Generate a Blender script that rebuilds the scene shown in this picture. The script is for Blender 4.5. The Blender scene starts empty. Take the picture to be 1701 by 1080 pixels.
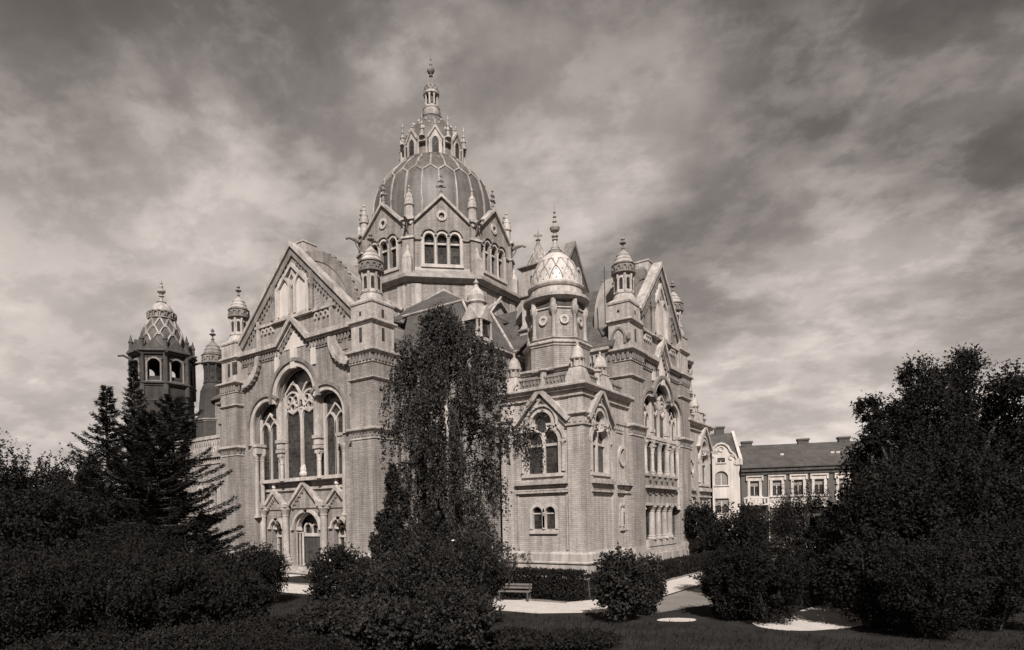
import bpy, bmesh, math, random
import numpy as np
from mathutils import Vector, Matrix
from mathutils.geometry import tessellate_polygon
R = math.radians; PI = math.pi
sin, cos, sqrt = math.sin, math.cos, math.sqrt
SC = bpy.context.scene; COL = SC.collection

# ------------------------------------------------------------------ camera
cd = bpy.data.cameras.new('camera'); cam = bpy.data.objects.new('camera', cd); COL.objects.link(cam)
cam.location = (39.25, -47.9, 3.77)
cam.rotation_euler = (Matrix.Rotation(R(36.4), 3, 'Z') @ Matrix.Rotation(R(90), 3, 'X') @ Matrix.Rotation(R(-1.1), 3, 'Z')).to_euler()
cd.sensor_width = 36; cd.lens = 1058/1701*36
cd.shift_x = (850.5-784)/1701; cd.shift_y = (862-540)/1701
cd.clip_end = 3000
SC.camera = cam

# ------------------------------------------------------------------ light
SUN = Vector((0.47, -0.60, 0.65)).normalized()
sd = bpy.data.lights.new('sun', 'SUN'); so = bpy.data.objects.new('sun', sd); COL.objects.link(so)
so.rotation_euler = SUN.to_track_quat('Z', 'Y').to_euler(); sd.energy = 4.9; sd.angle = R(0.6); sd.color = (1, .965, .92)
SC.view_settings.view_transform = 'Standard'; SC.view_settings.look = 'None'
SC.view_settings.exposure = 0.30; SC.view_settings.gamma = 1

def N(nt, kind, **kw):
    n = nt.nodes.new(kind)
    for k, v in kw.items():
        if k.startswith('i_'):
            key = k[2:]; key = int(key) if key.isdigit() else key.replace('_', ' ')
            n.inputs[key].default_value = v
        else: setattr(n, k, v)
    return n
def sep(v): return (v*1.085, v*.966, v*.893, 1)

w = bpy.data.worlds.new('World'); SC.world = w; w.use_nodes = True
nt = w.node_tree; L = nt.links.new
bg = nt.nodes['Background']; bg.inputs['Strength'].default_value = 0.1
sky = N(nt, 'ShaderNodeTexSky', sky_type='NISHITA', sun_disc=False)
sky.sun_elevation = math.asin(SUN.z); sky.sun_rotation = math.atan2(SUN.x, SUN.y)
tc = N(nt, 'ShaderNodeTexCoord'); sx = N(nt, 'ShaderNodeSeparateXYZ'); L(tc.outputs['Generated'], sx.inputs[0])
def M(op, a, b=None, c=None, clamp=False):
    m = N(nt, 'ShaderNodeMath', operation=op, use_clamp=clamp)
    for i, v in enumerate((a, b, c)):
        if v is None: continue
        if isinstance(v, (int, float)): m.inputs[i].default_value = v
        else: L(v, m.inputs[i])
    return m.outputs[0]
zz = M('MAXIMUM', sx.outputs[2], 0.0); zden = M('ADD', zz, 0.30)
pu = M('DIVIDE', sx.outputs[0], zden); pv = M('DIVIDE', sx.outputs[1], zden)
cv = N(nt, 'ShaderNodeCombineXYZ'); L(pu, cv.inputs[0]); L(pv, cv.inputs[1])
mp = N(nt, 'ShaderNodeMapping'); mp.inputs['Rotation'].default_value = (0, 0, R(-28)); mp.inputs['Scale'].default_value = (1.2, 1.35, 1); L(cv.outputs[0], mp.inputs[0])
n1 = N(nt, 'ShaderNodeTexNoise', i_Scale=1.7, i_Detail=10.0, i_Roughness=.58, i_Distortion=.15); L(mp.outputs[0], n1.inputs[0])
n2 = N(nt, 'ShaderNodeTexNoise', i_Scale=4.6, i_Detail=10.0, i_Roughness=.62, i_Distortion=.1); L(mp.outputs[0], n2.inputs[0])
# wobble the direction, then broad banks of light and dark cloud
wob = N(nt, 'ShaderNodeTexNoise', i_Scale=3.2, i_Detail=5.0, i_Roughness=.55); L(tc.outputs['Generated'], wob.inputs[0])
ws = N(nt, 'ShaderNodeVectorMath', operation='SUBTRACT'); L(wob.outputs['Color'], ws.inputs[0]); ws.inputs[1].default_value = (.5, .5, .5)
wm = N(nt, 'ShaderNodeVectorMath', operation='SCALE'); L(ws.outputs[0], wm.inputs[0]); wm.inputs['Scale'].default_value = .42
wa = N(nt, 'ShaderNodeVectorMath', operation='ADD'); L(tc.outputs['Generated'], wa.inputs[0]); L(wm.outputs[0], wa.inputs[1])
wn = N(nt, 'ShaderNodeVectorMath', operation='NORMALIZE'); L(wa.outputs[0], wn.inputs[0])
def azel(az, el): return (cos(R(el))*sin(R(az)), cos(R(el))*cos(R(az)), sin(R(el)))
# (azimuth from +Y towards +X, elevation, radius in degrees, gain)
BANKS = [(-72, 24, 13, .16), (-70, 8, 16, .14), (-50, 32, 11, .12), (-36, 30, 10, .15), (-24, 33, 9, .15), (-13, 29, 8, .12),
         (-18, 19, 8, -.06), (-9, 22, 9, -.06), (6, 36, 14, -.15), (-4, 10, 11, .15), (-16, 14, 6, .10), (-75, 38, 10, -.13), (-44, 40, 14, -.08), (9, 18, 9, -.08), (-60, 15, 7, -.04)]
acc = 0.0
for az, el, rd, g in BANKS:
    d = N(nt, 'ShaderNodeVectorMath', operation='DOT_PRODUCT'); L(wn.outputs[0], d.inputs[0]); d.inputs[1].default_value = azel(az, el)
    mr = N(nt, 'ShaderNodeMapRange', interpolation_type='SMOOTHERSTEP'); L(d.outputs['Value'], mr.inputs[0])
    mr.inputs[1].default_value = cos(R(rd*1.5)); mr.inputs[2].default_value = 1; mr.inputs[3].default_value = 0; mr.inputs[4].default_value = g
    acc = M('ADD', acc, mr.outputs[0])
puff = N(nt, 'ShaderNodeMapRange', interpolation_type='SMOOTHSTEP', i_1=.47, i_2=.60, i_3=-.5, i_4=.5); L(n1.outputs[0], puff.inputs[0])
pf2 = N(nt, 'ShaderNodeMapRange', interpolation_type='SMOOTHSTEP', i_1=.46, i_2=.57, i_3=-.5, i_4=.5); L(n2.outputs[0], pf2.inputs[0])
v = M('ADD', acc, M('ADD', M('MULTIPLY', M('SUBTRACT', n1.outputs[0], .5), .45), M('ADD', M('MULTIPLY', puff.outputs[0], .12), M('MULTIPLY', M('MULTIPLY', pf2.outputs[0], n1.outputs[0]), .12))))
v = M('ADD', v, M('MULTIPLY', M('SUBTRACT', n2.outputs[0], .5), .36))
v = M('ADD', v, M('SUBTRACT', .71, M('MULTIPLY', zz, .62)))      # paler towards the horizon
ramp = N(nt, 'ShaderNodeValToRGB'); L(v, ramp.inputs[0])
e = ramp.color_ramp.elements
e[0].position = 0.0; e[0].color = sep(.075); e[1].position = 1.0; e[1].color = sep(.80)
for p, c in ((.25, .155), (.45, .29), (.62, .44), (.8, .60)):
    q = e.new(p); q.color = sep(c)
bw = N(nt, 'ShaderNodeRGBToBW'); L(sky.outputs[0], bw.inputs[0])
lum = M('ADD', M('MULTIPLY', bw.outputs[0], .10), 7.6)                # the sky's own light behind the cloud, in grey
mul = N(nt, 'ShaderNodeVectorMath', operation='SCALE'); L(ramp.outputs[0], mul.inputs[0]); L(lum, mul.inputs['Scale'])
L(mul.outputs[0], bg.inputs['Color'])

# ------------------------------------------------------------------ materials
def mat(name, v, rough=.85, var=.18, vscale=.6, brick=False, bump=0.0, bscale=6, streak=0.0, spec=.3, metal=0.0, trans=0.0, island=0.0, tile=None, fine=.0):
    m = bpy.data.materials.new(name); m.use_nodes = True; t = m.node_tree; l = t.links.new
    b = t.nodes['Principled BSDF']; b.inputs['Roughness'].default_value = rough
    b.inputs['Specular IOR Level'].default_value = spec; b.inputs['Metallic'].default_value = metal
    geo = N(t, 'ShaderNodeNewGeometry')
    no = N(t, 'ShaderNodeTexNoise', i_Scale=vscale, i_Detail=6.0, i_Roughness=.6); l(geo.outputs['Position'], no.inputs[0])
    mr = N(t, 'ShaderNodeMapRange', i_1=.3, i_2=.7, i_3=1-var, i_4=1+var); l(no.outputs[0], mr.inputs[0])
    val = mr.outputs[0]; hgt = no.outputs[0]
    def mulv(a, c):
        x = N(t, 'ShaderNodeMath', operation='MULTIPLY'); l(a, x.inputs[0]); l(c, x.inputs[1]); return x.outputs[0]
    if fine:
        nf = N(t, 'ShaderNodeTexNoise', i_Scale=bscale, i_Detail=4.0); l(geo.outputs['Position'], nf.inputs[0])
        mf = N(t, 'ShaderNodeMapRange', i_1=.3, i_2=.7, i_3=1-fine, i_4=1+fine); l(nf.outputs[0], mf.inputs[0]); val = mulv(val, mf.outputs[0])
    if streak:
        mp = N(t, 'ShaderNodeMapping'); mp.inputs['Scale'].default_value = (2.6, 2.6, .22); l(geo.outputs['Position'], mp.inputs[0])
        ns = N(t, 'ShaderNodeTexNoise', i_Scale=1.0, i_Detail=5.0); l(mp.outputs[0], ns.inputs[0])
        ms = N(t, 'ShaderNodeMapRange', i_1=.35, i_2=.65, i_3=1-streak, i_4=1+streak*.5); l(ns.outputs[0], ms.inputs[0]); val = mulv(val, ms.outputs[0])
    if brick or tile:
        s = N(t, 'ShaderNodeSeparateXYZ'); l(geo.outputs['Position'], s.inputs[0])
        ad = N(t, 'ShaderNodeMath', operation='ADD'); l(s.outputs[0], ad.inputs[0]); l(s.outputs[1], ad.inputs[1])
        c = N(t, 'ShaderNodeCombineXYZ'); l(ad.outputs[0], c.inputs[0]); l(s.outputs[2], c.inputs[1])
        bt = N(t, 'ShaderNodeTexBrick'); l(c.outputs[0], bt.inputs[0])
        bw_, bh_, lo, hi, mo = tile or (.42, .17, .84, 1.08, .66)
        bt.inputs['Color1'].default_value = (lo,)*3+(1,); bt.inputs['Color2'].default_value = (hi,)*3+(1,); bt.inputs['Mortar'].default_value = (mo,)*3+(1,)
        bt.inputs['Scale'].default_value = 1; bt.inputs['Brick Width'].default_value = bw_; bt.inputs['Row Height'].default_value = bh_
        bt.inputs['Mortar Size'].default_value = .02; bt.inputs['Mortar Smooth'].default_value = .3
        val = mulv(val, bt.outputs[0])
    if island:
        mi = N(t, 'ShaderNodeMapRange', i_1=0.0, i_2=1.0, i_3=1-island, i_4=1+island); l(geo.outputs['Random Per Island'], mi.inputs[0]); val = mulv(val, mi.outputs[0])
    vm = N(t, 'ShaderNodeVectorMath', operation='SCALE'); vm.inputs[0].default_value = sep(v)[:3]; l(val, vm.inputs['Scale'])
    l(vm.outputs[0], b.inputs['Base Color'])
    if bump:
        nb = N(t, 'ShaderNodeTexNoise', i_Scale=bscale, i_Detail=5.0); l(geo.outputs['Position'], nb.inputs[0])
        bp = N(t, 'ShaderNodeBump', i_Strength=bump, i_Distance=.05); l(nb.outputs[0], bp.inputs['Height']); l(bp.outputs[0], b.inputs['Normal'])
    if trans:
        tr = N(t, 'ShaderNodeBsdfTranslucent'); l(vm.outputs[0], tr.inputs[0]); mx = N(t, 'ShaderNodeMixShader'); mx.inputs[0].default_value = trans
        l(b.outputs[0], mx.inputs[1]); l(tr.outputs[0], mx.inputs[2]); l(mx.outputs[0], t.nodes['Material Output'].inputs['Surface'])
    return m
brick = mat('brick', .265, .9, .20, .30, tile=(.55, .125, .86, 1.10, .66), bump=.35, streak=.30, fine=.12)
brick_pale = mat('pale_brick', .375, .9, .18, .30, tile=(.55, .125, .88, 1.08, .70), bump=.35, streak=.26, fine=.10)
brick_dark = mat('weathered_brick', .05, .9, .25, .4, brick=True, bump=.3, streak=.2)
stone = mat('stone', .35, .85, .22, .8, bump=.45, bscale=7, streak=.30, fine=.18)
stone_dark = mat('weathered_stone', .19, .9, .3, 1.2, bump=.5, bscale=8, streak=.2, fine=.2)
soot = mat('sooty_stone', .075, .9, .3, 1.0, bump=.5, bscale=6, streak=.2, fine=.2)
pale = mat('pale_plaster', .50, .85, .08, .8, bump=.15, streak=.1)
plinth_m = mat('plinth_stone', .38, .9, .25, .6, bump=.4, bscale=5, streak=.3, tile=(1.4, .55, .9, 1.05, .75))
roof_m = mat('slate_roof', .085, .7, .22, .5, tile=(.4, .28, .8, 1.15, .6), bump=.3, fine=.12)
rooftile = mat('clay_tile_roof', .075, .8, .2, .5, tile=(.5, .3, .82, 1.12, .65), bump=.3, fine=.1)
dome_m = mat('dome_slate', .11, .55, .2, .5, streak=.28, spec=.5, tile=(30, .34, .92, 1.05, .8), fine=.1)
lead = mat('lead_sheet', .25, .5, .2, .8, streak=.25, spec=.5, bump=.15)
zinc = mat('zinc_scales', .48, .45, .14, 1.2, streak=.14, spec=.5, bump=.2, fine=.1)
rib_m = mat('rib_stone', .29, .7, .25, 1.0, streak=.3)
iron = mat('wrought_iron', .06, .6, .2)
glass = mat('leaded_glass', .026, .16, .5, .7, spec=.55, tile=(.26, .30, .4, 1.7, 1.9), bump=.25, bscale=4)
frame_m = mat('window_stone', .41, .8, .16, 1.0, bump=.3, streak=.22, fine=.12)
wood = mat('dark_oak', .055, .6, .3, 2.0, streak=.3)
white_wall = mat('white_stucco', .46, .9, .12, .5, streak=.2, bump=.2, fine=.06)
brown_wall = mat('brown_stucco', .10, .9, .12, .6, brick=True, bump=.2)
shutter = mat('roller_shutter', .22, .7, .1, 2, tile=(9, .12, .85, 1.1, .6))
path_m = mat('gravel_path', .50, .95, .12, 1.5, bump=.4, bscale=20, fine=.15)
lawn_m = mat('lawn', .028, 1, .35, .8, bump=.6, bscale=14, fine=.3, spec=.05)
paving_m = mat('paving', .19, .95, .2, .6, bump=.3, bscale=12, fine=.2, spec=.1)
bench_m = mat('bench_wood', .13, .7, .2, 3)
leaf_birch = mat('birch_leaf', .040, .6, .25, 1, trans=.2, island=.6, spec=.2)
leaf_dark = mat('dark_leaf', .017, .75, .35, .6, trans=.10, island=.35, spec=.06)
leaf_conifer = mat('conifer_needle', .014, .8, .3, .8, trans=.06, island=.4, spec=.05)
leaf_shrub = mat('shrub_leaf', .024, .6, .35, .8, trans=.12, island=.5, spec=.14)
petal = mat('white_petal', .75, .7, .05, 3, trans=.2)
bark = mat('bark', .055, .95, .3, 4, bump=.8, bscale=10)
bark_birch = mat('birch_bark', .42, .8, .45, 3, bump=.4, bscale=8)

# ------------------------------------------------------------------ mesh helpers
class Fr:
    """a facade frame: a runs to the right seen from outside, n points outwards"""
    def __init__(s, o, a, n): s.o, s.a, s.n = o, a, n
    def __call__(s, a, n, z): return (s.o[0]+s.a[0]*a+s.n[0]*n, s.o[1]+s.a[1]*a+s.n[1]*n, z)
W0 = Fr((0, 0), (1, 0), (0, 1))
def face_frame(cx, cy, ang, ap):
    n = (cos(ang), sin(ang)); return Fr((cx+n[0]*ap, cy+n[1]*ap), (-n[1], n[0]), n)

class MB:
    def __init__(s): s.v = []; s.f = []; s.c = []
    def cut(s):
        """the next shape starts a piece of its own"""
        if not s.c or s.c[-1] != (len(s.v), len(s.f)): s.c.append((len(s.v), len(s.f)))
        return s
    def add(s, vs, fs):
        k = len(s.v); s.v += vs; s.f += [tuple(i+k for i in f) for f in fs]
    def box(s, fr, a0, a1, n0, n1, z0, z1):
        s.add([fr(a, n, z) for z in (z0, z1) for a, n in ((a0, n0), (a1, n0), (a1, n1), (a0, n1))],
              [(0, 1, 2, 3), (4, 5, 6, 7), (0, 1, 5, 4), (1, 2, 6, 5), (2, 3, 7, 6), (3, 0, 4, 7)])
    def prism(s, fr, poly, n0, n1):
        k = len(poly)
        s.add([fr(a, n0, z) for a, z in poly]+[fr(a, n1, z) for a, z in poly],
              [tuple(range(k)), tuple(range(k, 2*k))]+[(i, (i+1) % k, k+(i+1) % k, k+i) for i in range(k)])
    def wall(s, fr, outer, holes, n1, n0):
        loops = [outer]+list(holes); pts = [p for lp in loops for p in lp]; k = len(pts)
        tris = tessellate_polygon([[Vector((a, z, 0)) for a, z in lp] for lp in loops])
        fs = [tuple(t) for t in tris]+[tuple(i+k for i in t) for t in tris]; o = 0
        for lp in loops:
            m = len(lp); fs += [(o+i, o+(i+1) % m, k+o+(i+1) % m, k+o+i) for i in range(m)]; o += m
        s.add([fr(a, n1, z) for a, z in pts]+[fr(a, n0, z) for a, z in pts], fs)
    def band(s, fr, path, w0, w1, n0, n1, closed=False):
        k = len(path); P = []
        for i, (a, z) in enumerate(path):
            def nrm(p, q):
                d = (q[0]-p[0], q[1]-p[1]); l = math.hypot(*d) or 1; return (-d[1]/l, d[0]/l)
            pr = path[i-1] if (i or closed) else None; nx = path[(i+1) % k] if (i < k-1 or closed) else None
            if pr and nx:
                m0 = nrm(pr, (a, z)); m1 = nrm((a, z), nx); t = (m0[0]+m1[0], m0[1]+m1[1]); dd = max(.35, (t[0]**2+t[1]**2)/2)
                t = (t[0]/dd, t[1]/dd)
            else: t = nrm(pr, (a, z)) if pr else nrm((a, z), nx)
            P.append(((a+t[0]*w0, z+t[1]*w0), (a+t[0]*w1, z+t[1]*w1)))
        vs = []; fs = []
        for (p, q) in P: vs += [fr(p[0], n0, p[1]), fr(q[0], n0, q[1]), fr(q[0], n1, q[1]), fr(p[0], n1, p[1])]
        for i in range(k if closed else k-1):
            j = (i+1) % k; fs += [(4*i+c, 4*i+(c+1) % 4, 4*j+(c+1) % 4, 4*j+c) for c in range(4)]
        if not closed: fs += [(0, 1, 2, 3), tuple(4*(k-1)+c for c in range(4))]
        s.add(vs, fs)
    def lathe(s, c, prof, seg=16, rot=0.0, flat=False, sx=1, sy=1):
        q = 1/cos(PI/seg) if flat else 1; vs = []; fs = []
        for r, z in prof:
            for i in range(seg):
                t = rot+2*PI*i/seg; vs.append((c[0]+max(r, .004)*q*cos(t)*sx, c[1]+max(r, .004)*q*sin(t)*sy, z))
        for j in range(len(prof)-1):
            for i in range(seg): fs.append((j*seg+i, j*seg+(i+1) % seg, (j+1)*seg+(i+1) % seg, (j+1)*seg+i))
        fs += [tuple(range(seg)), tuple((len(prof)-1)*seg+i for i in range(seg))]
        s.add(vs, fs)
    def sweep(s, poly, prof):
        k = len(poly); off = []
        for i in range(k):
            p, c, q = poly[i-1], poly[i], poly[(i+1) % k]
            def nn(u, v_): d = (v_[0]-u[0], v_[1]-u[1]); l = math.hypot(*d); return (d[1]/l, -d[0]/l)
            m0, m1 = nn(p, c), nn(c, q); t = (m0[0]+m1[0], m0[1]+m1[1]); dd = (t[0]**2+t[1]**2)/2; off.append((t[0]/dd, t[1]/dd))
        vs = [(poly[i][0]+off[i][0]*o, poly[i][1]+off[i][1]*o, z) for o, z in prof for i in range(k)]
        fs = [(j*k+i, j*k+(i+1) % k, (j+1)*k+(i+1) % k, (j+1)*k+i) for j in range(len(prof)-1) for i in range(k)]
        fs += [tuple(range(k)), tuple((len(prof)-1)*k+i for i in range(k))]
        s.add(vs, fs)
    def teeth(s, poly, z0, z1, d, step, wd):
        k = len(poly)
        for i in range(k):
            p, q = poly[i], poly[(i+1) % k]; l = math.hypot(q[0]-p[0], q[1]-p[1]); a = ((q[0]-p[0])/l, (q[1]-p[1])/l)
            fr = Fr(p, a, (a[1], -a[0])); n = max(1, int(l/step))
            for j in range(n):
                c = (j+.5)*l/n; s.box(fr, c-wd/2, c+wd/2, -.02, d, z0, z1)
    def tube(s, pts, rad, seg=6, cap=True):
        vs = []; fs = []; k = len(pts)
        for i, p in enumerate(pts):
            d = Vector(pts[min(i+1, k-1)])-Vector(pts[max(i-1, 0)])
            if d.length < 1e-6: d = Vector((0, 0, 1))
            d.normalize(); u = d.cross(Vector((0, 0, 1)));
            if u.length < .05: u = d.cross(Vector((1, 0, 0)))
            u.normalize(); v_ = d.cross(u); r = rad[i] if isinstance(rad, (list, tuple)) else rad
            for j in range(seg):
                t = 2*PI*j/seg; vs.append(tuple(Vector(p)+u*(r*cos(t))+v_*(r*sin(t))))
        for i in range(k-1):
            for j in range(seg): fs.append((i*seg+j, i*seg+(j+1) % seg, (i+1)*seg+(j+1) % seg, (i+1)*seg+j))
        if cap: fs += [tuple(range(seg)), tuple((k-1)*seg+j for j in range(seg))]
        s.add(vs, fs)
    def column(s, fr, a, n, z0, z1, r, seg=12, cap=None, base=None):
        c = fr(a, n, 0)[:2]; ch = cap or r*2.2; bh = base or r*1.3
        s.lathe(c, [(r*1.55, z0), (r*1.55, z0+bh*.4), (r*1.15, z0+bh*.6), (r*1.25, z0+bh*.8), (r, z0+bh), (r*.93, z1-ch), (r*1.12, z1-ch*.95), (r*1.0, z1-ch*.85), (r*1.5, z1-ch*.3), (r*1.6, z1-ch*.25), (r*1.6, z1)], seg)
    def build(s, name, m, parent=None, smooth=True):
        me = bpy.data.meshes.new(name); me.from_pydata(s.v, [], s.f); bm = bmesh.new(); bm.from_mesh(me)
        bmesh.ops.recalc_face_normals(bm, faces=bm.faces); bm.to_mesh(me); bm.free()
        if smooth:
            me.polygons.foreach_set('use_smooth', [True]*len(me.polygons)); me.set_sharp_from_angle(angle=R(32))
        me.materials.append(m); o = bpy.data.objects.new(name, me); COL.objects.link(o)
        if parent:
            o.parent = parent; o.matrix_parent_inverse = Matrix.Translation(-world_loc(parent))
        return o
def world_loc(o):
    p = Vector(o.location)
    return p if o.parent is None else Vector((0, 0, 0))+LOC.get(o.name, p)
LOC = {}
def thing(name, label, cat, loc=(0, 0, 0), group=None):
    o = bpy.data.objects.new(name, None); COL.objects.link(o); o.location = loc; o.empty_display_size = .3
    o['label'] = label; o['category'] = cat
    if group: o['group'] = group
    return o
def tag(o, label, cat, group=None):
    o['label'] = label; o['category'] = cat
    if group: o['group'] = group
    return o
def arc(cx, cz, r, t0, t1, k=14): return [(cx+r*cos(R(t0+(t1-t0)*i/k)), cz+r*sin(R(t0+(t1-t0)*i/k))) for i in range(k+1)]
def round_arch(a, z0, w_, zs, k=10): return [(a-w_/2, z0)]+arc(a, zs, w_/2, 180, 0, k)+[(a+w_/2, z0)]
def pointed(a, z0, w_, zs, h=None, k=6):
    # two arcs meeting in a point above the middle
    r = w_*.86; p = []
    t = math.degrees(math.acos((r-w_/2)/r))
    left = arc(a-w_/2+r, zs, r, 180, 180-t, k); right = arc(a+w_/2-r, zs, r, t, 0, k)
    return [(a-w_/2, z0)]+left+right[1:]+[(a+w_/2, z0)]
def rect(x0, x1, y0, y1): return [(x0, y0), (x1, y0), (x1, y1), (x0, y1)]
def octo(cx, cy, ap, rot=PI/8): return [(cx+ap/cos(PI/8)*cos(rot+i*PI/4), cy+ap/cos(PI/8)*sin(rot+i*PI/4)) for i in range(8)]
def corn(p, z0, z1, o0=0.0): return [(o0-.03, z0), (o0+p*.35, z0), (o0+p*.5, z0+(z1-z0)*.35), (o0+p, z0+(z1-z0)*.55), (o0+p, z0+(z1-z0)*.85), (o0+p*.8, z1), (o0-.03, z1+.04)]

# ------------------------------------------------------------------ ground
def sheet(name, poly, z, m, worn=0.0):
    if worn:                                                        # rounded, slightly ragged edge
        for _ in range(4): poly = [q for i, p in enumerate(poly) for q in ((p[0]*.75+poly[(i+1) % len(poly)][0]*.25, p[1]*.75+poly[(i+1) % len(poly)][1]*.25), (p[0]*.25+poly[(i+1) % len(poly)][0]*.75, p[1]*.25+poly[(i+1) % len(poly)][1]*.75))]
        rg = random.Random(3); poly = [(x+rg.uniform(-worn, worn), y+rg.uniform(-worn, worn)) for x, y in poly]
    mb = MB(); mb.v = [(x, y, z) for x, y in poly]; mb.f = [tuple(range(len(poly)))]
    o = mb.build(name, m, smooth=False); o['kind'] = 'structure'; return o
sheet('lawn', [(-900, -900), (900, -900), (900, 900), (-900, 900)], 0, lawn_m)
sheet('gravel_path', [(-14, -26.4), (26.4, -26.3), (28.4, -24.9), (28.75, -22), (28.6, 30), (26.7, 30), (26.6, -21.4), (25.8, -22.9), (-14, -23.2)], .008, path_m)
sheet('paving', [(28.8, -24.0), (30.2, -24.4), (32.2, -18), (30.5, 30), (28.75, 30), (28.9, -21)], .004, paving_m)
sheet('entrance_path', [(-2.2, -23.2), (2.6, -23.2), (3.0, -18.6), (-3.0, -18.6)], .012, path_m)
sheet('sunlit_path', [(33.6, -24.9), (35.4, -25.9), (37.2, -23.6), (37.9, -20.2), (36.9, -17.0), (35.5, -17.5), (34.9, -20.5)], .010, path_m, .04)
sheet('side_path', [(30.9, -25.9), (32.2, -25.4), (32.1, -24.5), (31.0, -24.9)], .010, path_m, .02)
sheet('street', [(-200, 44), (200, 30), (200, 20), (-200, 33)], .006, paving_m)

# ================================================================== synagogue
SYN = thing('synagogue', 'grand domed brick synagogue with gabled arms, small turrets and a tall ribbed central dome', 'synagogue')
def part(mb, name, m, parent=None):
    if not mb.c: return mb.build(name, m, parent or SYN)
    cs = mb.c+[(len(mb.v), len(mb.f))]
    if cs[0] != (0, 0): cs = [(0, 0)]+cs
    for (v0, f0), (v1, f1) in zip(cs, cs[1:]):
        if v1 > v0:
            q = MB(); q.v = mb.v[v0:v1]; q.f = [tuple(i-v0 for i in f) for f in mb.f[f0:f1]]; o = q.build(name, m, parent or SYN)
    return o

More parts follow.
